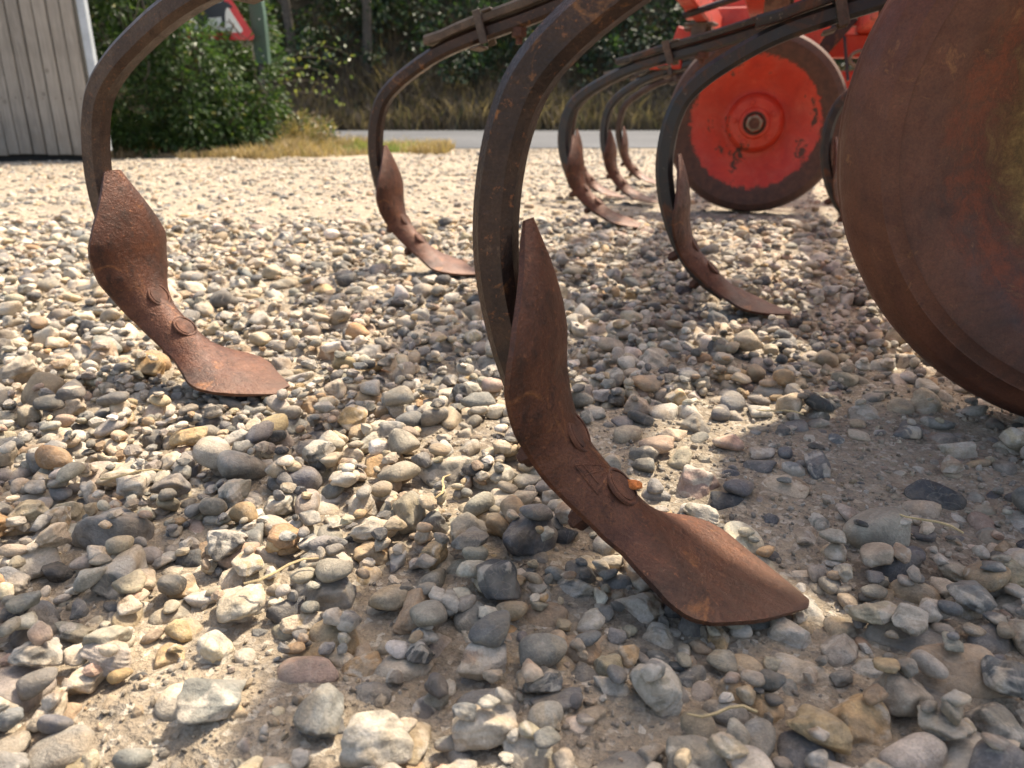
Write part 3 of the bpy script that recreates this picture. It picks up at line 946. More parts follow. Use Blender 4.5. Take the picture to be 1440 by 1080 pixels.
groups = []
for v in range(NVAR):
    for lv in (0, 1, 2):
        s_ = np.where((V_ == v) & (lev == lv) & ~is_single)[0]
        if len(s_): groups.append((v, lv, np.stack([X_[s_], Y_[s_], Z_[s_]], -1), L_[s_], ROTS[s_], COLR[s_]))
a_ = mesh_np("gravel", *stone_mass(groups)[:2], M['gravel']) if False else None
gV, gF, gC, gS = stone_mass(groups)
gravel = new_obj("gravel", mesh_np("gravel", gV, gF, M['gravel'], gS, gC), ground, kind="stuff")
groups = []
for v in range(NVAR):
    s_ = np.where(gv == v)[0]
    if not len(s_): continue
    k = len(s_)
    q = RNG.normal(size=(k, 4)); q /= np.linalg.norm(q, axis=1)[:, None]
    w_, x_, y_, z_ = q.T
    R = np.stack([np.stack([1 - 2 * (y_ ** 2 + z_ ** 2), 2 * (x_ * y_ - z_ * w_), 2 * (x_ * z_ + y_ * w_)], -1),
                  np.stack([2 * (x_ * y_ + z_ * w_), 1 - 2 * (x_ ** 2 + z_ ** 2), 2 * (y_ * z_ - x_ * w_)], -1),
                  np.stack([2 * (x_ * z_ - y_ * w_), 2 * (y_ * z_ + x_ * w_), 1 - 2 * (x_ ** 2 + y_ ** 2)], -1)], -2)
    cc = np.ones((k, 4)); cj = RNG.choice(len(PAL), k, p=PW)
    cc[:, :3] = .5 * PAL[cj, :3] + .5 * np.array((.33, .275, .2)); cc[:, 3] = .1
    groups.append((v, 0, np.stack([gx_[s_], gy_[s_], gh[s_] + gl_[s_] * .15], -1), gl_[s_], R, cc))
gV, gF, gC, gS = stone_mass(groups)
grit = new_obj("grit", mesh_np("grit", gV, gF, M['gravel'], gS, gC), ground, kind="stuff")

# ---------------------------------------------------------------- the cultivator
cult = empty("cultivator", (*uw(0, 1.8), 0), -YAW,
             label="red tractor cultivator with rusty curved spring tines and two steel wheels", cat="cultivator")


def cw(u, w, z=0.0):      # machine coordinates to the root's local ones
    return (u, w - 1.8, z)


def catmull(P, n):
    P = [np.array(p, float) for p in P]
    P = [2 * P[0] - P[1]] + P + [2 * P[-1] - P[-2]]
    out = []
    for i in range(1, len(P) - 2):
        for t in np.linspace(0, 1, n, endpoint=False):
            a, b, c_, d = P[i - 1:i + 3]
            out.append(.5 * ((2 * b) + (-a + c_) * t + (2 * a - 5 * b + 4 * c_ - d) * t * t + (-a + 3 * b - 3 * c_ + d) * t ** 3))
    out.append(P[-2])
    return np.array(out)


OUTER = [(.26, .562), (.1, .510), (-.02, .476), (-.095, .449), (-.16, .413), (-.2, .384), (-.226, .355), (-.241, .32), (-.249, .28), (-.251, .24),
         (-.246, .2), (-.234, .155), (-.213, .105), (-.184, .062), (-.152, .033), (-.122, .015)]
SH = .0285      # shank section


def shank_mesh(mat):
    oc = catmull([(a_ + .003, b_) for a_, b_ in OUTER], 6)
    t = np.gradient(oc, axis=0); t /= np.linalg.norm(t, axis=1)[:, None]
    nrm = np.stack([-t[:, 1], t[:, 0]], -1)      # to the inside of the bow
    h = SH / 2; r = .0065
    sec = []
    for cx, cy, a0 in ((h - r, h - r, 0), (-h + r, h - r, 90), (-h + r, -h + r, 180), (h - r, -h + r, 270)):
        for a in (0, 90):
            a_r = math.radians(a0 + a)
            sec.append((cx + r * math.cos(a_r), cy + r * math.sin(a_r)))
    rings = []
    for p, n_ in zip(oc, nrm):
        cpt = p + n_ * h
        rings.append([(cpt[0] + n_[0] * b, a, cpt[1] + n_[1] * b) for a, b in sec])
    return MB().rings(rings).mesh("tine", mat)


PATH = [(-.207, .262), (-.194, .225), (-.186, .185), (-.183, .146), (-.169, .108), (-.133, .068), (-.095, .036), (-.045, .014), (0, .002)]
_pc = catmull(PATH, 14)
_ps = np.concatenate([[0], np.cumsum(np.linalg.norm(np.diff(_pc, axis=0), axis=1))])
PLEN = _ps[-1]
HW = [[(0, .006), (.02, .020), (.04, .034), (.065, .052), (.085, .061), (.105, .062), (.13, .054), (.150, .041), (.175, .0335), (.21, .0315), (.235, .035), (.254, .049), (.27, .062), (.284, .0665), (.298, .062), (.33, .036), (.352, .014), (.36, .005)],
      [(0, .013), (.02, .025), (.04, .038), (.065, .054), (.083, .063), (.098, .064), (.125, .058), (.147, .044), (.172, .0335), (.21, .0315), (.235, .036), (.255, .050), (.27, .061), (.285, .065), (.303, .059), (.335, .035), (.352, .022), (.36, .015)]]
DR = [(0, .004), (.05, .012), (.1, .019), (.17, .025), (.22, .022), (.26, .012), (.3, .007), (.36, .002)]


def share_frame(s):
    s = min(max(s, 0), PLEN)
    p = np.array([np.interp(s, _ps, _pc[:, 0]), np.interp(s, _ps, _pc[:, 1])])
    a = np.array([np.interp(s - .006, _ps, _pc[:, 0]), np.interp(s - .006, _ps, _pc[:, 1])])
    b = np.array([np.interp(s + .006, _ps, _pc[:, 0]), np.interp(s + .006, _ps, _pc[:, 1])])
    t = (b - a) / np.linalg.norm(b - a)
    return p, t, np.array([-t[1], t[0]])


def share_point(s, k, variety=0, off=0.0):
    """point of the front face: k in -1..1 across"""
    sc = s / PLEN * .36
    hw = np.interp(sc, *zip(*HW[variety])); dr = np.interp(sc, *zip(*DR))
    p, t, n_ = share_frame(s)
    q = p - n_ * (dr * abs(k) ** 2.3 - off)
    return Vector((q[0], hw * k, q[1]))


def share_mesh(variety, seed):
    rr = np.random.default_rng(seed)
    ss = np.linspace(0, PLEN, 64); ks = np.linspace(-1, 1, 17)
    rings = []
    for s in ss:
        wob = 1 + rr.normal(0, .004)
        fr_ = [share_point(s, k * wob if abs(k) < 1 else k, variety) for k in ks]
        bk = []
        for k in ks[::-1]:
            th_ = .010 - .0055 * abs(k) ** 3
            th_ *= min(1, .35 + (PLEN - s) / .05) * min(1, .5 + s / .03)
            bk.append(share_point(s, k * .985, variety, -th_))
        rings.append(fr_ + bk)
    return MB().rings(rings).mesh("share", M['rust_point'])


def lathe_at(mb, prof, origin, axis, n=24):
    """surface of revolution about a free axis"""
    axis = Vector(axis).normalized(); origin = Vector(origin)
    q = axis.to_track_quat('Z', 'Y').to_matrix()
    t = MB().lathe(prof, 'Z', n)
    mb.add([q @ Vector(p) + origin for p in t.v], t.f, True)
    return mb


def bolt_mesh(s):
    p, t, n_ = share_frame(s)
    o = (p[0], 0, p[1]); ax = (n_[0], 0, n_[1])
    mb = MB()
    lathe_at(mb, [(.0001, .0002), (.006, .0001), (.0105, .0004), (.0120, .0002), (.0126, -.0008), (.0128, -.003), (.0001, -.003)], o, ax, 28)
    lathe_at(mb, [(.0136, -.002), (.0138, .0003), (.0148, .0005), (.0160, .0000), (.0166, -.002)], o, ax, 28)
    return mb.mesh("bolt", M['bolt'])


def nut_mesh(s):
    p, t, n_ = share_frame(s)
    ax = Vector((-n_[0], 0, -n_[1])); o = Vector((p[0], 0, p[1]))
    q = ax.to_track_quat('Z', 'Y').to_matrix()
    mb = MB()
    for r0, h0, h1, nn in ((.0095, .020, .050, 6), (.0050, .045, .054, 10)):
        ring = lambda r, h: [q @ Vector((r * math.cos(2 * math.pi * j / nn), r * math.sin(2 * math.pi * j / nn), h)) + o for j in range(nn)]
        mb.rings([ring(r0, h0), ring(r0, h1 - .002), ring(r0 * .85, h1)], sm=False)
    return mb.mesh("nut", M['bolt'])


shank_meshes = {m: shank_mesh(M[m]) for m in ('rust_shank', 'brown_shank', 'black')}
share_meshes = [share_mesh(0, 1), share_mesh(1, 2)]
BS = (.158, .209)
bolt_meshes = [bolt_mesh(s) for s in BS]
nut_meshes = [nut_mesh(s) for s in BS]


def arm_z(u):      # top of the straight arm of the shank, tine coordinates
    return np.interp(u, [-.16, -.095, -.02, .1, .26], [.413, .449, .476, .510, .562])


# spring leaf / channel lying along the top of the arm
def holder_mesh(mat):
    a, b = -.105, .27
    mb = MB()
    rings = []
    for u in np.linspace(a, b, 12):
        z = arm_z(u) + .002 + (.006 if u < -.09 else 0)
        rings.append([(u, -.021, z), (u, .021, z), (u, .0225, z + .004), (u, .0225, z + .013), (u, .019, z + .0175), (u, -.019, z + .0175), (u, -.0225, z + .013), (u, -.0225, z + .004)])
    mb.rings(rings, sm=False)
    return mb.mesh("spring_leaf", mat)


def strap_mesh(mat, u):
    mb = MB()
    z = arm_z(u) - .004
    ang = -math.atan2(arm_z(u + .01) - arm_z(u - .01), .02)
    for dy in (-.0255, .0255):
        mb.box((u, dy, z - .002), (.016, .005, .062), (0, ang, 0), .0015)
    mb.box((u - .012, 0, z - .038), (.020, .056, .005), (0, ang, 0), .0015)
    mb.box((u + .012, 0, z + .027), (.020, .056, .005), (0, ang, 0), .0015)
    return mb.mesh("strap", mat)


def hang_bolt_mesh(u):
    mb = MB(); z = arm_z(u) - SH
    ring = lambda r, h, nn=6: [(u + r * math.cos(2 * math.pi * j / nn), r * math.sin(2 * math.pi * j / nn), h) for j in range(nn)]
    mb.rings([ring(.015, z + .002), ring(.015, z - .014), ring(.012, z - .016)], sm=False)
    mb.rings([ring(.007, z - .014, 10), ring(.007, z - .028, 10)], sm=False)
    return mb.mesh("clamp_bolt", M['bolt'])


holder_meshes = {m: holder_mesh(M[m]) for m in ('dusty', 'black')}
strap_m = strap_mesh(M['dusty'], .015)
hang_m = hang_bolt_mesh(.085)
BEAM_Z = .66
BEAMS_W = (-.28, -.08, .31, .58)

LAB = {0: "rust brown tine with an embossed triangle emblem on its share", 1: "brown tine with a broad blunt diamond share",
       3: "black painted tine with a narrow rusty share"}
for i, (tu, tw, sm, dyaw, var) in enumerate(TINES):
    t = new_obj("tine", shank_meshes[sm], cult, label=LAB.get(i))
    t.location = cw(tu, tw, 0.0)
    t.rotation_euler = (0, 0, math.radians(dyaw))
    if i == 4: t.scale = (1.26, 1.0, 1.0)      # sprung further back than the others
    new_obj("share", share_meshes[var], t)
    for b in bolt_meshes: new_obj("bolt", b, t)
    for b in nut_meshes: new_obj("nut", b, t)
    new_obj("spring_leaf", holder_meshes['black' if sm == 'black' else 'dusty'], t)
    new_obj("strap", strap_m, t)
    new_obj("clamp_bolt", hang_m, t)
    # bracket from the arm to the cross beam above it
    bu = min(BEAMS_W, key=lambda b: abs(b - (tu + .2)))
    lu = min(max(bu - tu, -.02), .24)
    z0 = float(arm_z(lu)) + .0175; z1 = BEAM_Z - .041
    mb = MB()
    for dy in (-.030, .030):
        mb.box((lu, dy, (z0 + z1) / 2 - .02), (.050, .006, z1 - z0 + .03), None, .002)
    mb.box((lu, 0, z1 - .006), (.10, .075, .010), None, .002)
    obj_mb("bracket", mb, M['dusty'], t)

# emblem pressed into the near tine's share: triangle with a line of small letters
t0 = [o for o in cult.children if o.name == "tine"][0]
mb = MB()


def stroke(a, b, wd=.0016, hgt=.0011, nseg=4):
    P = [share_point(a[0] + (b[0] - a[0]) * i / nseg, a[1] + (b[1] - a[1]) * i / nseg, 0, -.0003) for i in range(nseg + 1)]
    mb.tube(P, wd / 2, 6)


E0 = .172
for a, b in (((E0, -.62), (E0 + .026, -.66)), ((E0 + .026, -.66), (E0 + .020, .05)), ((E0 + .020, .05), (E0, -.62)),
             ((E0 + .004, -.50), (E0 + .021, -.52)), ((E0 + .021, -.52), (E0 + .016, -.08)), ((E0 + .010, -.6), (E0 + .018, -.2))):
    stroke(a, b)
for j in range(7):
    k = -.55 + j * .13
    s0 = E0 + .032 + (.0012 if j % 2 else 0)
    stroke((s0, k), (s0 + .006, k), .0012)
    if j % 2 == 0: stroke((s0, k), (s0, k + .07), .0012, nseg=2)
    if j % 3 == 0: stroke((s0 + .003, k), (s0 + .006, k + .07), .0012, nseg=2)
    if j % 3 == 1: stroke((s0 + .006, k), (s0 + .006, k + .07), .0012, nseg=2)
obj_mb("emblem", mb, M['rust_point'], t0)
# bright crumb of rust stuck at the lower bolt
bm_v = stone_verts(30, 3) * .013
pp, tt, nn_ = share_frame(BS[1] + .007)
ob = new_obj("rust_crumb", mesh_np("rust_crumb", bm_v, ICO[3][1], M['orange'], True), t0)
ob.location = (pp[0] + nn_[0] * .0015, .009, pp[1] + nn_[1] * .0015)


# wheels -------------------------------------------------------------
def wheel_mesh(R, wid, mat, ridges):
    # lathe about Y; the face towards the camera is -Y
    prof = [(.080, .040), (.095, .050), (.115, .050), (.15, .030), (.19, .004), (.215, -.013), (.226, -.018), (R * .86, -.022)]
    prof += ([(R - .050, -.024), (R - .036, -.0215), (R - .034, -.0218), (R - .031, -.0200), (R - .018, -.0105), (R - .016, -.0102), (R - .013, -.008), (R - .003, .008), (R, .018)] if ridges else [(R - .030, -.024), (R - .022, -.020), (R - .010, -.012), (R - .004, .004), (R, .018)])
    if ridges: prof += [(R + .001, .035), (R - .002, .040), (R - .002, .052), (R + .001, .057)]
    prof += [(R, wid - .02), (R - .006, wid - .006), (R - .02, wid), (.2, wid - .01), (.1, wid - .01), (.080, wid - .03)]
    return MB().lathe(prof, 'Y', 128, True, True).mesh("wheel", mat)


def hub_parts(parent, mred, mnut):
    mb = MB().lathe([(.0001, -.012), (.040, -.012), (.046, -.010), (.052, -.002), (.078, .001), (.088, .012), (.098, .052), (.098, .06), (.0001, .06)], 'Y', 48)
    obj_mb("hub", mb, mred, parent)
    mb = MB().lathe([(.027, -.010), (.031, -.018), (.036, -.018), (.039, -.010)], 'Y', 32)
    mb.lathe([(.0001, -.036), (.017, -.036), (.019, -.034), (.020, -.010)], 'Y', 24)
    obj_mb("bearing_cap", mb, M['bolt'], parent)
    mb = MB()
    ring = lambda r, y: [(r * math.cos(math.pi / 3 * j + .3), y, r * math.sin(math.pi / 3 * j + .3)) for j in range(6)]
    mb.rings([ring(.028, -.010), ring(.028, -.032), ring(.023, -.035)], sm=False)
    obj_mb("axle_nut", mb, mnut, parent)
    for j in range(5):
        a = 2 * math.pi * j / 5 + .5
        mb = MB()
        ring = lambda r, y: [(.066 * math.cos(a) + r * math.cos(math.pi / 3 * k), y, .066 * math.sin(a) + r * math.sin(math.pi / 3 * k)) for k in range(6)]
        mb.rings([ring(.009, .004), ring(.009, -.008), ring(.007, -.010)], sm=False)
        obj_mb("hub_bolt", mb, mred, parent)


R1 = .294
w1 = new_obj("wheel", wheel_mesh(R1, .105, M['red_wheel'], False), cult, label="steel wheel with a worn red painted dish and dark rim")
wu1, ww1 = to_uw(.812, 2.715)
w1.location = cw(wu1, ww1, R1 - .004)
hub_parts(w1, M['red'], M['steel'])
R2 = .305
w2 = new_obj("wheel", wheel_mesh(R2, .105, M['near_wheel'], True), cult, label="bare rusty steel wheel with dried mud around its hub")
wu2, ww2 = to_uw(.632, .735)
w2.location = cw(wu2, ww2, R2 + .003)
hub_parts(w2, M['near_wheel'], M['bolt'])
# arms that carry the wheels, behind their discs
for (wu, ww, R) in ((wu1, ww1, R1), (wu2, ww2, R2)):
    mb = MB()
    mb.box((wu + .10, ww - 1.8 + .150, .47), (.075, .035, .50), (0, math.radians(28), 0), .004)
    mb.tube([(wu, ww - 1.8 + .07, R), (wu, ww - 1.8 + .18, R)], .024, 16)
    obj_mb("wheel_arm", mb, M['red'], cult)

# frame
def beam(u0, w0, u1, w1_, z, sx, sz, mat='red'):
    a = Vector(cw(u0, w0, z)); b = Vector(cw(u1, w1_, z)); d = b - a
    mb = MB().box((0, 0, 0), (d.length, sx, sz), None, .006)
    return obj_mb("frame_beam", mb, M[mat], cult, (a + b) / 2, (0, 0, math.atan2(d.y, d.x)))


for bu, b0 in zip(BEAMS_W, (.42, 2.0, .42, 2.0)):
    beam(bu, b0, bu, 4.6, BEAM_Z, .05 if bu == -.28 else .08, .08)
beam(.80, .42, .80, 2.0, BEAM_Z, .08, .08)
beam(-.07, .88, 1.1, .88, BEAM_Z + .0825, .15, .08)  # out-of-view beam, its width and reach set for the shade it casts in front
beam(-.33, 1.50, .86, 1.50, BEAM_Z + .0825, .15, .08)  # unseen beam added to shade the gravel beyond the near tine
beam(-.33, 1.80, .86, 1.80, BEAM_Z + .0825, .12, .08)  # second unseen beam, added for the same dappled shade
beam(.02, .80, .02, 2.12, BEAM_Z, .09, .08)  # unseen cross beam added for shade, lengthened to carry the wide beam
beam(-.42, 2.05, 1.1, 2.05, BEAM_Z + .0825, .10, .08)
beam(-.42, 3.72, 1.6, 3.72, BEAM_Z + .0825, .10, .08)
beam(-.10, 3.66, 1.6, 3.66, .575, .08, .085)
beam(-.30, 3.64, 1.6, 3.64, .690, .07, .085)
beam(.10, 3.60, 1.6, 3.60, .445, .07, .07)
# slanted tie plate, hanging shackle, parking leg
mb = MB().box((0, 0, 0), (.30, .012, .105), (0, math.radians(-52), 0), .003)
obj_mb("tie_plate", mb, M['rust_shank'], cult, cw(.13, 3.52, .575))
for (a, b) in ((.165, .635), (.055, .515)):
    mb = MB().lathe([(.0001, -.006), (.013, -.006), (.016, -.003), (.016, .004), (.0001, .004)], 'Y', 20)
    obj_mb("plate_bolt", mb, M['black'], cult, cw(a, 3.508, b))
mb = MB()
mb.tube([(.05 * math.cos(a), 0, .03 * math.sin(a)) for a in np.linspace(-.2, math.pi + .2 + math.pi, 26)], .007, 8)
obj_mb("shackle", mb, M['steel'], cult, cw(.30, 3.50, .52))
mb = MB().box((0, 0, .28), (.07, .07, .54), None, .005).box((0, 0, .0), (.16, .16, .012), None, .003)
obj_mb("parking_leg", mb, M['red'], cult, cw(.345, 3.60, .0))
mb = MB().box((0, 0, 0), (.12, .10, .06), None, .006)
obj_mb("clamp_block", mb, M['red'], cult, cw(-.40, 3.05, .50))
mb = MB().box((0, 0, 0), (.10, .06, .09), (0, .3, 0), .006)
obj_mb("clamp_block", mb, M['red'], cult, cw(-.36, 3.3, .665 - .085))
# rods of the linkage
for (p, q, r) in ((cw(-.1, 3.5, .62), cw(.5, 3.4, .80), .012), (cw(.22, 3.5, .60), cw(.25, 3.45, .44), .006), (cw(-.3, 2.6, .60), cw(.05, 2.6, .70), .010)):
    mb = MB().tube([p, q], r, 10)
    obj_mb("linkage_rod", mb, M['black'], cult)

# ---------------------------------------------------------------- road and bank
rx = np.linspace(-60, 60, 121)
def strip(name, ys, zs, mat, **kw):
    X, T = np.meshgrid(rx, np.arange(len(ys)))
    Y = np.array(ys)[T] + .10 * np.sin(X * 1.3) * (T == 0)
    Z = np.array(zs)[T] + 0 * X
    n0, n1 = T.shape
    i_ = np.arange(n0 * n1).reshape(n0, n1)
    f_ = np.stack([i_[:-1, :-1], i_[:-1, 1:], i_[1:, 1:], i_[1:, :-1]], -1).reshape(-1, 4)
    return new_obj(name, mesh_np(name, np.stack([X, Y, Z], -1).reshape(-1, 3), f_, mat, True), **kw)


strip("road", [7.75, 9.4, 11.2, 13.0, 14.6], [-.012, .012, .028, .014, -.008], M['asphalt'], kind="structure", label="grey asphalt lane beyond the yard")
bx_ = np.linspace(-40, 40, 260); bt = np.linspace(0, 1, 26)
BX, BT = np.meshgrid(bx_, bt)


def bank_pt(x, t):
    y = 14.55 + 4.6 * t + (fbm(x * .5, t * 4, 61) - .5) * .9 * t
    z = -.03 + 5.4 * t ** 1.5 + (fbm(x * .7 + 9, t * 6, 71) - .5) * .8 * t
    return y, z


BY, BZ = bank_pt(BX, BT)
i_ = np.arange(BX.size).reshape(BX.shape)
f_ = np.stack([i_[:-1, :-1], i_[:-1, 1:], i_[1:, 1:], i_[1:, :-1]], -1).reshape(-1, 4)
new_obj("bank", mesh_np("bank", np.stack([BX, BY, BZ], -1).reshape(-1, 3), f_, M['bank'], True), kind="structure", label="overgrown earth bank across the lane")


# ---------------------------------------------------------------- foliage
def leaves(P, size, asp, col, dirs=None, droop=.3, seed=0, up=.4):
    """one folded four-point leaf per position -> V, F(quads), C"""
    r = np.random.default_rng(seed)
    n = len(P)
    if dirs is None:
        dirs = r.normal(size=(n, 3))
    d = dirs / np.linalg.norm(dirs, axis=1)[:, None]
    d[:, 2] -= droop; d /= np.linalg.norm(d, axis=1)[:, None]
    u_ = r.normal(size=(n, 3)); u_[:, 2] += up * 2
    s_ = np.cross(d, u_); s_ /= np.linalg.norm(s_, axis=1)[:, None] + 1e-9
    nn = np.cross(s_, d)
    L = (size * r.uniform(.6, 1.35, n))[:, None]
    Wd = L * asp * .5
    a = P; b = P + d * L * .45 + s_ * Wd + nn * L * .06; c = P + d * L; e = P + d * L * .45 - s_ * Wd + nn * L * .06
    V = np.stack([a, b, c, e], 1).reshape(-1, 3)
    F = np.arange(4 * n).reshape(n, 4)
    return V, F, np.repeat(col, 4, 0)


def col_mix(n, cols, weights, var, seed):
    r = np.random.default_rng(seed)
    cols = np.array(cols); w = np.array(weights, float); w /= w.sum()
    c = cols[r.choice(len(cols), n, p=w)] * r.uniform(1 - var, 1 + var, (n, 1))
    return np.concatenate([c, np.ones((n, 1))], 1)


def blades(P, h, wd, col, lean=.35, seed=0):
    r = np.random.default_rng(seed); n = len(P)
    a = r.uniform(0, 6.283, n); H_ = h * r.uniform(.45, 1.25, n); W_ = wd * r.uniform(.6, 1.4, n)
    sx_, sy_ = np.cos(a) * W_ / 2, np.sin(a) * W_ / 2
    lx, ly = r.normal(0, lean, n) * H_, r.normal(0, lean, n) * H_
    z = np.zeros(n)
    b0 = P + np.stack([sx_, sy_, z], 1); b1 = P - np.stack([sx_, sy_, z], 1)
    m0 = P + np.stack([sx_ * .7 + lx * .35, sy_ * .7 + ly * .35, H_ * .6], 1); m1 = P + np.stack([-sx_ * .7 + lx * .35, -sy_ * .7 + ly * .35, H_ * .6], 1)
    t = P + np.stack([lx, ly, H_ * .95], 1); t2 = t + np.stack([sx_ * .1, sy_ * .1, z], 1)
    V = np.stack([b0, b1, m1, m0, t2, t], 1).reshape(-1, 3)
    k = np.arange(n)[:, None] * 6
    F = np.concatenate([k + np.array([0, 1, 2, 3]), k + np.array([3, 2, 5, 4])], 0)
    return V, F, np.repeat(col, 6, 0)


def clumped(n, centres, rad, r, flat=.8):
    i = r.integers(0, len(centres), n)
    d = r.normal(size=(n, 3)); d /= np.linalg.norm(d, axis=1)[:, None]
    q = r.uniform(0, 1, n) ** .45
    return centres[i] + d * (rad[i] * q)[:, None] * np.array([1, 1, flat]), d


# evergreen bush by the shed
BC = np.array([-2.90, 6.98, 0.0])
bush = empty("evergreen_bush", (BC[0], BC[1], 0), 0, label="dense dark evergreen bush beside the wooden shed, brambles at its edge", cat="bush")
r = np.random.default_rng(5)
nc = 900
th_ = r.uniform(0, 6.283, nc); hz_ = np.where(r.uniform(0, 1, nc) < .16, r.uniform(0, .09, nc), r.uniform(0.02, 1, nc) ** .9)
prof_r = np.interp(hz_, [0, .08, .3, .55, .8, 1.0], [.80, .86, .90, .84, .66, .2])
q = r.uniform(.35, 1, nc) ** .5
cen = np.stack([np.cos(th_) * prof_r * q * 1.02, np.sin(th_) * prof_r * q * .95, .06 + hz_ * 2.3], 1)
wx = cen[:, 0] + BC[0]
cen = cen[~((wx > -2.78) & (cen[:, 2] > .84 + .6 * np.clip(-2.15 - wx, 0, .4)) & (cen[:, 1] < .25))]
cr = r.uniform(.08, .17, len(cen))
P, d = clumped(64000, cen, cr, r)
kp = ~((P[:, 0] + BC[0] > -2.74) & (P[:, 2] > .93 + .75 * np.clip(-2.15 - P[:, 0] - BC[0], 0, .4)) & (P[:, 1] + BC[1] < 6.88) & (r.uniform(0, 1, len(P)) > .04))
P, d = P[kp], d[kp]
kp = ~((P[:, 0] + BC[0] > -2.27) & (P[:, 2] > .55) & (P[:, 1] + BC[1] < 7.06) & (r.uniform(0, 1, len(P)) > .10))
P, d = P[kp], d[kp]
d = d + np.stack([P[:, 0], P[:, 1], np.zeros(len(P))], 1) * .7
C = col_mix(len(P), [(.040, .085, .026), (.062, .115, .034), (.095, .15, .045), (.026, .058, .02), (.17, .16, .06)], [4, 4, 1.6, 3, .35], .3, 3)
V, F, C = leaves(P, .052, .38, C, d, .35, 6)
new_obj("crown", mesh_np("crown", V, F, M['leaf'], False, C), bush)
mb = MB()
for k in range(26):
    a = r.uniform(0, 6.283); rr = r.uniform(.2, .75); h = r.uniform(.8, 2.0)
    mb.tube([(r.normal(0, .06), r.normal(0, .06), -.02), (math.cos(a) * rr * .4, math.sin(a) * rr * .4, h * .35), (math.cos(a) * rr * .8, math.sin(a) * rr * .8, h * .75), (math.cos(a) * rr, math.sin(a) * rr, h)], [.028, .018, .010, .004], 6)
obj_mb("trunk", mb, M['bark'], bush)
# pale dead twigs hanging on the outside
mb = MB()
for k in range(34):
    a = r.uniform(3.4, 6.2); z = r.uniform(.15, 1.3); rr = .85
    p = Vector((math.cos(a) * rr, math.sin(a) * rr * .95, z))
    pts = [p]
    for j in range(4):
        p = p + Vector((r.normal(0, .05), r.normal(-.01, .03), r.normal(-.05, .05))); pts.append(p)
    mb.tube(pts, [.005, .004, .004, .003, .002], 5)
obj_mb("dead_twig", mb, M['bark'], bush)["kind"] = "stuff"
# bramble spray reaching to the verge
mb = MB(); LP = []
for k in range(5):
    p = Vector((.80 + .05 * k, .05 + r.normal(0, .1), .40 + .09 * k)); pts = [p.copy()]
    v = Vector((.11, r.normal(0, .03), .055))
    for j in range(5):
        p = p + v; v.z -= .028; pts.append(p.copy())
        for m_ in range(4): LP.append(np.array(p) + r.normal(0, .028, 3))
    mb.tube(pts, [.006, .005, .005, .004, .003, .002], 5)
obj_mb("bramble_stem", mb, M['bark'], bush)
LP = np.array(LP)
V, F, C = leaves(LP, .045, .6, col_mix(len(LP), [(.16, .20, .06), (.22, .24, .09), (.10, .15, .05)], [1, 1, 1], .25, 5), None, .2, 9)
new_obj("bramble_leaves", mesh_np("bramble_leaves", V, F, M['leaf'], False, C), bush)

# low scrub between the bush and the verge
r = np.random.default_rng(15)
scrub = empty("scrub_bush", (-2.15, 7.3, 0), 0, label="low straggly scrub with pale leaves at the foot of the evergreen bush", cat="bush")
cen = np.stack([r.normal(.05, .22, 70), r.normal(.1, .15, 70), r.uniform(.0, .26, 70)], 1)
P, d = clumped(4200, cen, r.uniform(.05, .12, 70), r)
V, F, C = leaves(P, .04, .5, col_mix(len(P), [(.10, .12, .05), (.06, .085, .035), (.22, .19, .10), (.27, .20, .12)], [2, 2, 2, 2.5], .3, 7), d, .2, 8)
new_obj("crown", mesh_np("crown", V, F, M['leaf'], False, C), scrub)
mb = MB()
for k in range(22):
    x_, y_ = r.normal(.05, .2), r.normal(.1, .14)
    mb.tube([(x_, y_, -.02), (x_ + r.normal(0, .06), y_ + r.normal(0, .05), r.uniform(.15, .3)), (x_ + r.normal(0, .12), y_ + r.normal(0, .1), r.uniform(.3, .55))], [.006, .004, .002], 5)
obj_mb("stem", mb, M['bark'], scrub)

# verge grass
r = np.random.default_rng(25)
n = 42000
x = r.uniform(-3.6, -.55, n); y = r.uniform(5.95, 7.75, n)
lim = 6.02 + .10 * np.sin(x * 4) + .08 * np.sin(x * 11) + np.clip(x + 1.7, 0, 2) * .62
ok = (y > lim + .35 * (fbm(x * 6, y * 6, 79) - .4)) & (fbm(x * 4, y * 4, 80) > r.uniform(.2, .6, n)) & ~((np.hypot((x - BC[0]) / .8, (y - BC[1]) / .75) < 1))
x, y = x[ok], y[ok]
mound = .20 * np.exp(-((x + 1.95) / .35) ** 2 - ((y - 7.35) / .35) ** 2)
tall = .02 + .16 * fbm(x * 5, y * 5, 77) ** 1.6 + np.where((y > 7.15) & (x < -1.75), .22, 0) * fbm(x * 4, y * 4, 78) + .09 * np.exp(-((x + 1.95) / .35) ** 2 - ((y - 7.35) / .45) ** 2)
C = col_mix(len(x), [(.36, .26, .15), (.43, .33, .20), (.26, .19, .11), (.17, .15, .08)], [4, 3, 3, 1.6], .35, 9)
gmask = np.exp(-((x + 1.15) / .33) ** 2 - ((y - 6.95) / .32) ** 2) > r.uniform(.15, .9, len(x))
C[gmask, :3] = np.array([.19, .26, .07]) * r.uniform(.7, 1.25, (gmask.sum(), 1))
V, F, C = blades(np.stack([x, y, ground_h(x, y) + mound * 0], 1), tall, .007, C, .45, 4)
new_obj("grass", mesh_np("grass", V, F, M['grass'], False, C), kind="stuff", label="dry yellow verge grass with one fresh green patch")

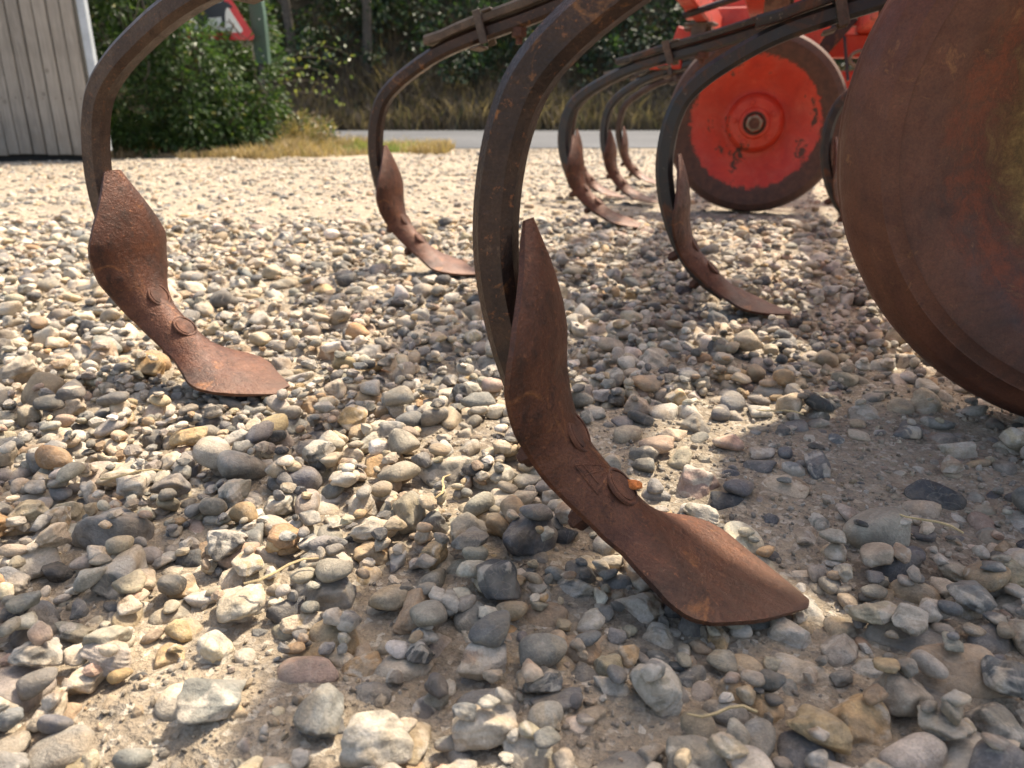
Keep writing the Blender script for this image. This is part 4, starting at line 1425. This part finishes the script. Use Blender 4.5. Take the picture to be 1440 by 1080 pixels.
# hedge across the lane
r = np.random.default_rng(35)
n = 46000
x = r.uniform(-13, 12, n); t = r.uniform(.02, .52, n) ** 1.0
by, bz = bank_pt(x, t)
hh = .18 + .5 * fbm(x * 1.1, t * 9, 81)
C = col_mix(n, [(.19, .145, .105), (.26, .20, .15), (.125, .098, .072), (.10, .10, .06)], [3, 2, 3, 1.3], .35, 10)
sel = bz < 1.7 + .9 * (fbm(x * .6, 0 * x, 83) - .4)
V, F, C = blades(np.stack([x, by - .15, bz - .05], 1)[sel], hh[sel], .022, C[sel], .5, 12)
new_obj("undergrowth", mesh_np("undergrowth", V, F, M['grass'], False, C), kind="stuff", label="brown withered undergrowth along the foot of the bank")
r = np.random.default_rng(45)
nc = 1500
x = r.uniform(-13, 12, nc); t = r.uniform(.30, 1.0, nc)
by, bz = bank_pt(x, t)
up_ = bz > .75 + .9 * (fbm(x * .6, 0 * x, 83) - .4)
cen = np.stack([x, by - r.uniform(.0, .9, nc), bz + r.uniform(-.1, .55, nc)], 1)[up_]
cr = r.uniform(.18, .48, len(cen))
P, d = clumped(100000, cen, cr, r)
C = col_mix(len(P), [(.026, .055, .027), (.042, .078, .034), (.018, .038, .020), (.06, .09, .036), (.12, .13, .035)], [4, 3, 4, 1, .25], .35, 13)
tint = .6 + .8 * fbm(P[:, 0] * .8, P[:, 2] * .9, 91)
C[:, :3] *= tint[:, None]
V, F, C = leaves(P, .095, .6, C, d, .35, 14)
hedge = empty("hedge", (0, 16.0, .5), 0, label="tall dark green hedge growing on the bank across the lane", cat="hedge")
ho = new_obj("crown", mesh_np("crown", V - np.array([0, 16.0, .5]), F, M['leaf'], False, C), hedge)
# trees whose trunks show in the hedge
for (tx_, lean, lab) in ((-2.75, .10, "slim tree with a bare grey trunk rising from the hedge"), (-4.1, -.15, "forked tree with a brown trunk half hidden in the hedge")):
    by, bz = bank_pt(np.array([tx_]), np.array([.38]))
    base = Vector((tx_, float(by[0]) - .55, float(bz[0]) - .3))
    tr = empty("hedgerow_tree", base, 0, label=lab, cat="tree")
    mb = MB()
    mb.tube([(0, 0, 0), (lean * .5, .02, 1.0), (lean, .05, 2.2), (lean * 2.2, .0, 3.6)], [.10, .085, .07, .03], 9)
    mb.tube([(lean * .6, .02, 1.2), (lean * .6 - .5, -.1, 2.0), (lean - .9, -.1, 3.0)], [.05, .04, .02], 7)
    mb.tube([(lean * .8, .02, 1.6), (lean + .5, -.15, 2.3), (lean + .8, -.2, 3.2)], [.045, .035, .02], 7)
    obj_mb("trunk", mb, M['bark'], tr)
    cc = np.stack([r.normal(lean, .7, 60), r.normal(0, .4, 60), r.uniform(2.1, 4.2, 60)], 1)
    P, d = clumped(6000, cc, r.uniform(.2, .45, 60), r)
    V, F, C = leaves(P, .09, .6, col_mix(len(P), [(.035, .07, .026), (.055, .10, .033), (.02, .045, .02)], [3, 2, 2], .3, 17), d, .3, 18)
    new_obj("crown", mesh_np("crown", V, F, M['leaf'], False, C), tr)

# ---------------------------------------------------------------- shed
shed = empty("shed", (-4.3, 5.68, 0), 0, label="shed wall of weathered grey vertical boards with a pale corner strip", cat="shed")
SX1 = -2.93 + 4.3
r = np.random.default_rng(65)
bw = .092
xb = SX1 - bw / 2
k = 0
pm = [MB().box((0, 0, 0), (bw - .013 + .003 * j, .020, 2.45), None, .003).mesh("plank", M['board']) for j in range(3)]
nail_m = MB().lathe([(.0001, -.0025), (.0035, -.0018), (.0045, 0), (.0001, 0)], 'Y', 8).mesh("nail", M['bolt'])
while xb > -2.2:
    o = new_obj("plank", pm[k % 3], shed)
    o.location = (xb, r.normal(0, .0025) + (.006 if k % 2 else 0), .03 + 1.225 + r.normal(0, .004))
    o.rotation_euler = (0, r.normal(0, .0015), r.normal(0, .012))
    for zn in (.35, 1.05):
        nl = new_obj("nail", nail_m, o); nl.location = (r.normal(0, .004), -.0103, zn - 1.2)
    xb -= bw; k += 1
obj_mb("wall", MB().box((-.42, .055, 1.28), (3.55, .05, 2.42)), M['dark'], shed)
obj_mb("gap_shade_strip", MB().box((-.42, .06, .02), (3.55, .05, .12)), M['dark'], shed)  # black strip standing in for the shadowed gap below the boards
obj_mb("corner_strip", MB().box((SX1 + .045, .03, 1.27), (.055, .05, 2.42), None, .004), M['metal_post'], shed)
obj_mb("roof", MB().box((-.4, 1.5, 2.62), (3.9, 3.5, .08), (.12, 0, 0), .005), M['dark'], shed)

# ---------------------------------------------------------------- cattle warning sign
sign = empty("road_sign", (-2.465, 6.86, 0), math.radians(4), label="red bordered triangular road sign with a black cow behind the bush", cat="road sign")


def prism(pts, y0, y1):
    n_ = len(pts)
    mb = MB()
    mb.add([(x, y0, z) for x, z in pts] + [(x, y1, z) for x, z in pts],
           [tuple(range(n_)), tuple(range(2 * n_ - 1, n_ - 1, -1))] + [(i, i + n_, (i + 1) % n_ + n_, (i + 1) % n_) for i in range(n_)])
    return mb


def round_tri(side, rad, cz):
    out = []
    R_ = side / math.sqrt(3)
    for k in range(3):
        a = math.pi / 2 + k * 2 * math.pi / 3
        cx, cz_ = (R_ - 2 * rad) * math.cos(a), (R_ - 2 * rad) * math.sin(a)
        for j in range(7):
            b = a - math.pi / 3 + j * (2 * math.pi / 3) / 6
            out.append((cx + rad * math.cos(b), cz + cz_ + rad * math.sin(b)))
    return out


SZ0 = .875 + .75 / (2 * math.sqrt(3))
obj_mb("border", prism(round_tri(.75, .03, SZ0), -.004, .0), M['sign_red'], sign)
obj_mb("panel", prism(round_tri(.56, .018, SZ0), -.0065, -.0042), M['sign_white'], sign)
cow = [(-.155, .02), (-.15, .075), (-.13, .092), (.02, .086), (.075, .098), (.100, .118), (.108, .098), (.128, .098), (.165, .066), (.160, .052), (.118, .056), (.104, .030), (.098, .0), (.090, -.01),
       (.088, -.085), (.068, -.085), (.064, -.01), (.02, -.018), (-.04, -.020), (-.075, -.006), (-.082, -.085), (-.102, -.085), (-.104, -.03), (-.118, -.085), (-.138, -.085), (-.132, .01), (-.142, .05), (-.160, -.03), (-.166, -.028)]
import bmesh
bm = bmesh.new()
bm.faces.new([bm.verts.new((x * .98 + .045, -.0075, z * 1.0 + SZ0 - .035)) for x, z in cow])
bmesh.ops.triangulate(bm, faces=bm.faces[:])
me = bpy.data.meshes.new("cow_symbol"); bm.to_mesh(me); bm.free(); me.materials.append(M['sign_black'])
new_obj("cow_symbol", me, sign)
obj_mb("post", MB().tube([(0, .035, -.05), (0, .035, 1.62)], .030, 14), M['black_post'], sign)

# dark green post cover beside the sign
gp = empty("marker_post", (-2.095, 7.0, 0), math.radians(-8), label="dark green metal post cover on a black post right behind the bush", cat="post")
gp["label"] = "dark green metal cover with sloped top on a thin black post"
mb = prism([(-.062, .70), (.058, .70), (.058, 1.10), (.030, 1.30), (-.062, 1.30)], -.03, .03)
obj_mb("cover", mb, M['green_paint'], gp)
for z in (.76, 1.04):
    obj_mb("screw", MB().lathe([(.0001, -.004), (.005, -.003), (.006, 0), (.0001, 0)], 'Y', 12), M['sign_white'], gp, (.018, -.0301, z))
obj_mb("pole", MB().tube([(-.035, 0, -.05), (-.035, 0, .72)], .026, 12), M['black_post'], gp)

# ---------------------------------------------------------------- dry stalks on the gravel
def gz(x, y):
    i = int((x - HX0) / CELL); j = int((y - HY0) / CELL)
    return float(HM[max(0, j - 1):j + 2, max(0, i - 1):i + 2].max())


STALKS = [(-.165, .475, .055, .5), (.335, .545, .05, 2.3), (-.06, .60, .045, 1.2), (.30, .80, .05, 2.7), (-.34, .62, .05, .2), (.12, .35, .04, 3.0)]
for (x, y, L, a) in STALKS:
    pts = []
    z0 = max(gz(x, y), gz(x + math.cos(a) * L / 2, y + math.sin(a) * L / 2), gz(x - math.cos(a) * L / 2, y - math.sin(a) * L / 2))
    for j in range(6):
        f = j / 5 - .5
        pts.append((math.cos(a) * L * f - math.sin(a) * .006 * math.sin(f * 5), math.sin(a) * L * f + math.cos(a) * .006 * math.sin(f * 5), .002 * math.cos(f * 3)))
    o = obj_mb("dry_stalk", MB().tube(pts, [.0008, .001, .001, .001, .0009, .0005], 5), M['straw'], None, (x, y, z0 + .001),
               label="thin pale dry stalk lying across the stones", cat="stalk", group="dry stalks on the gravel")
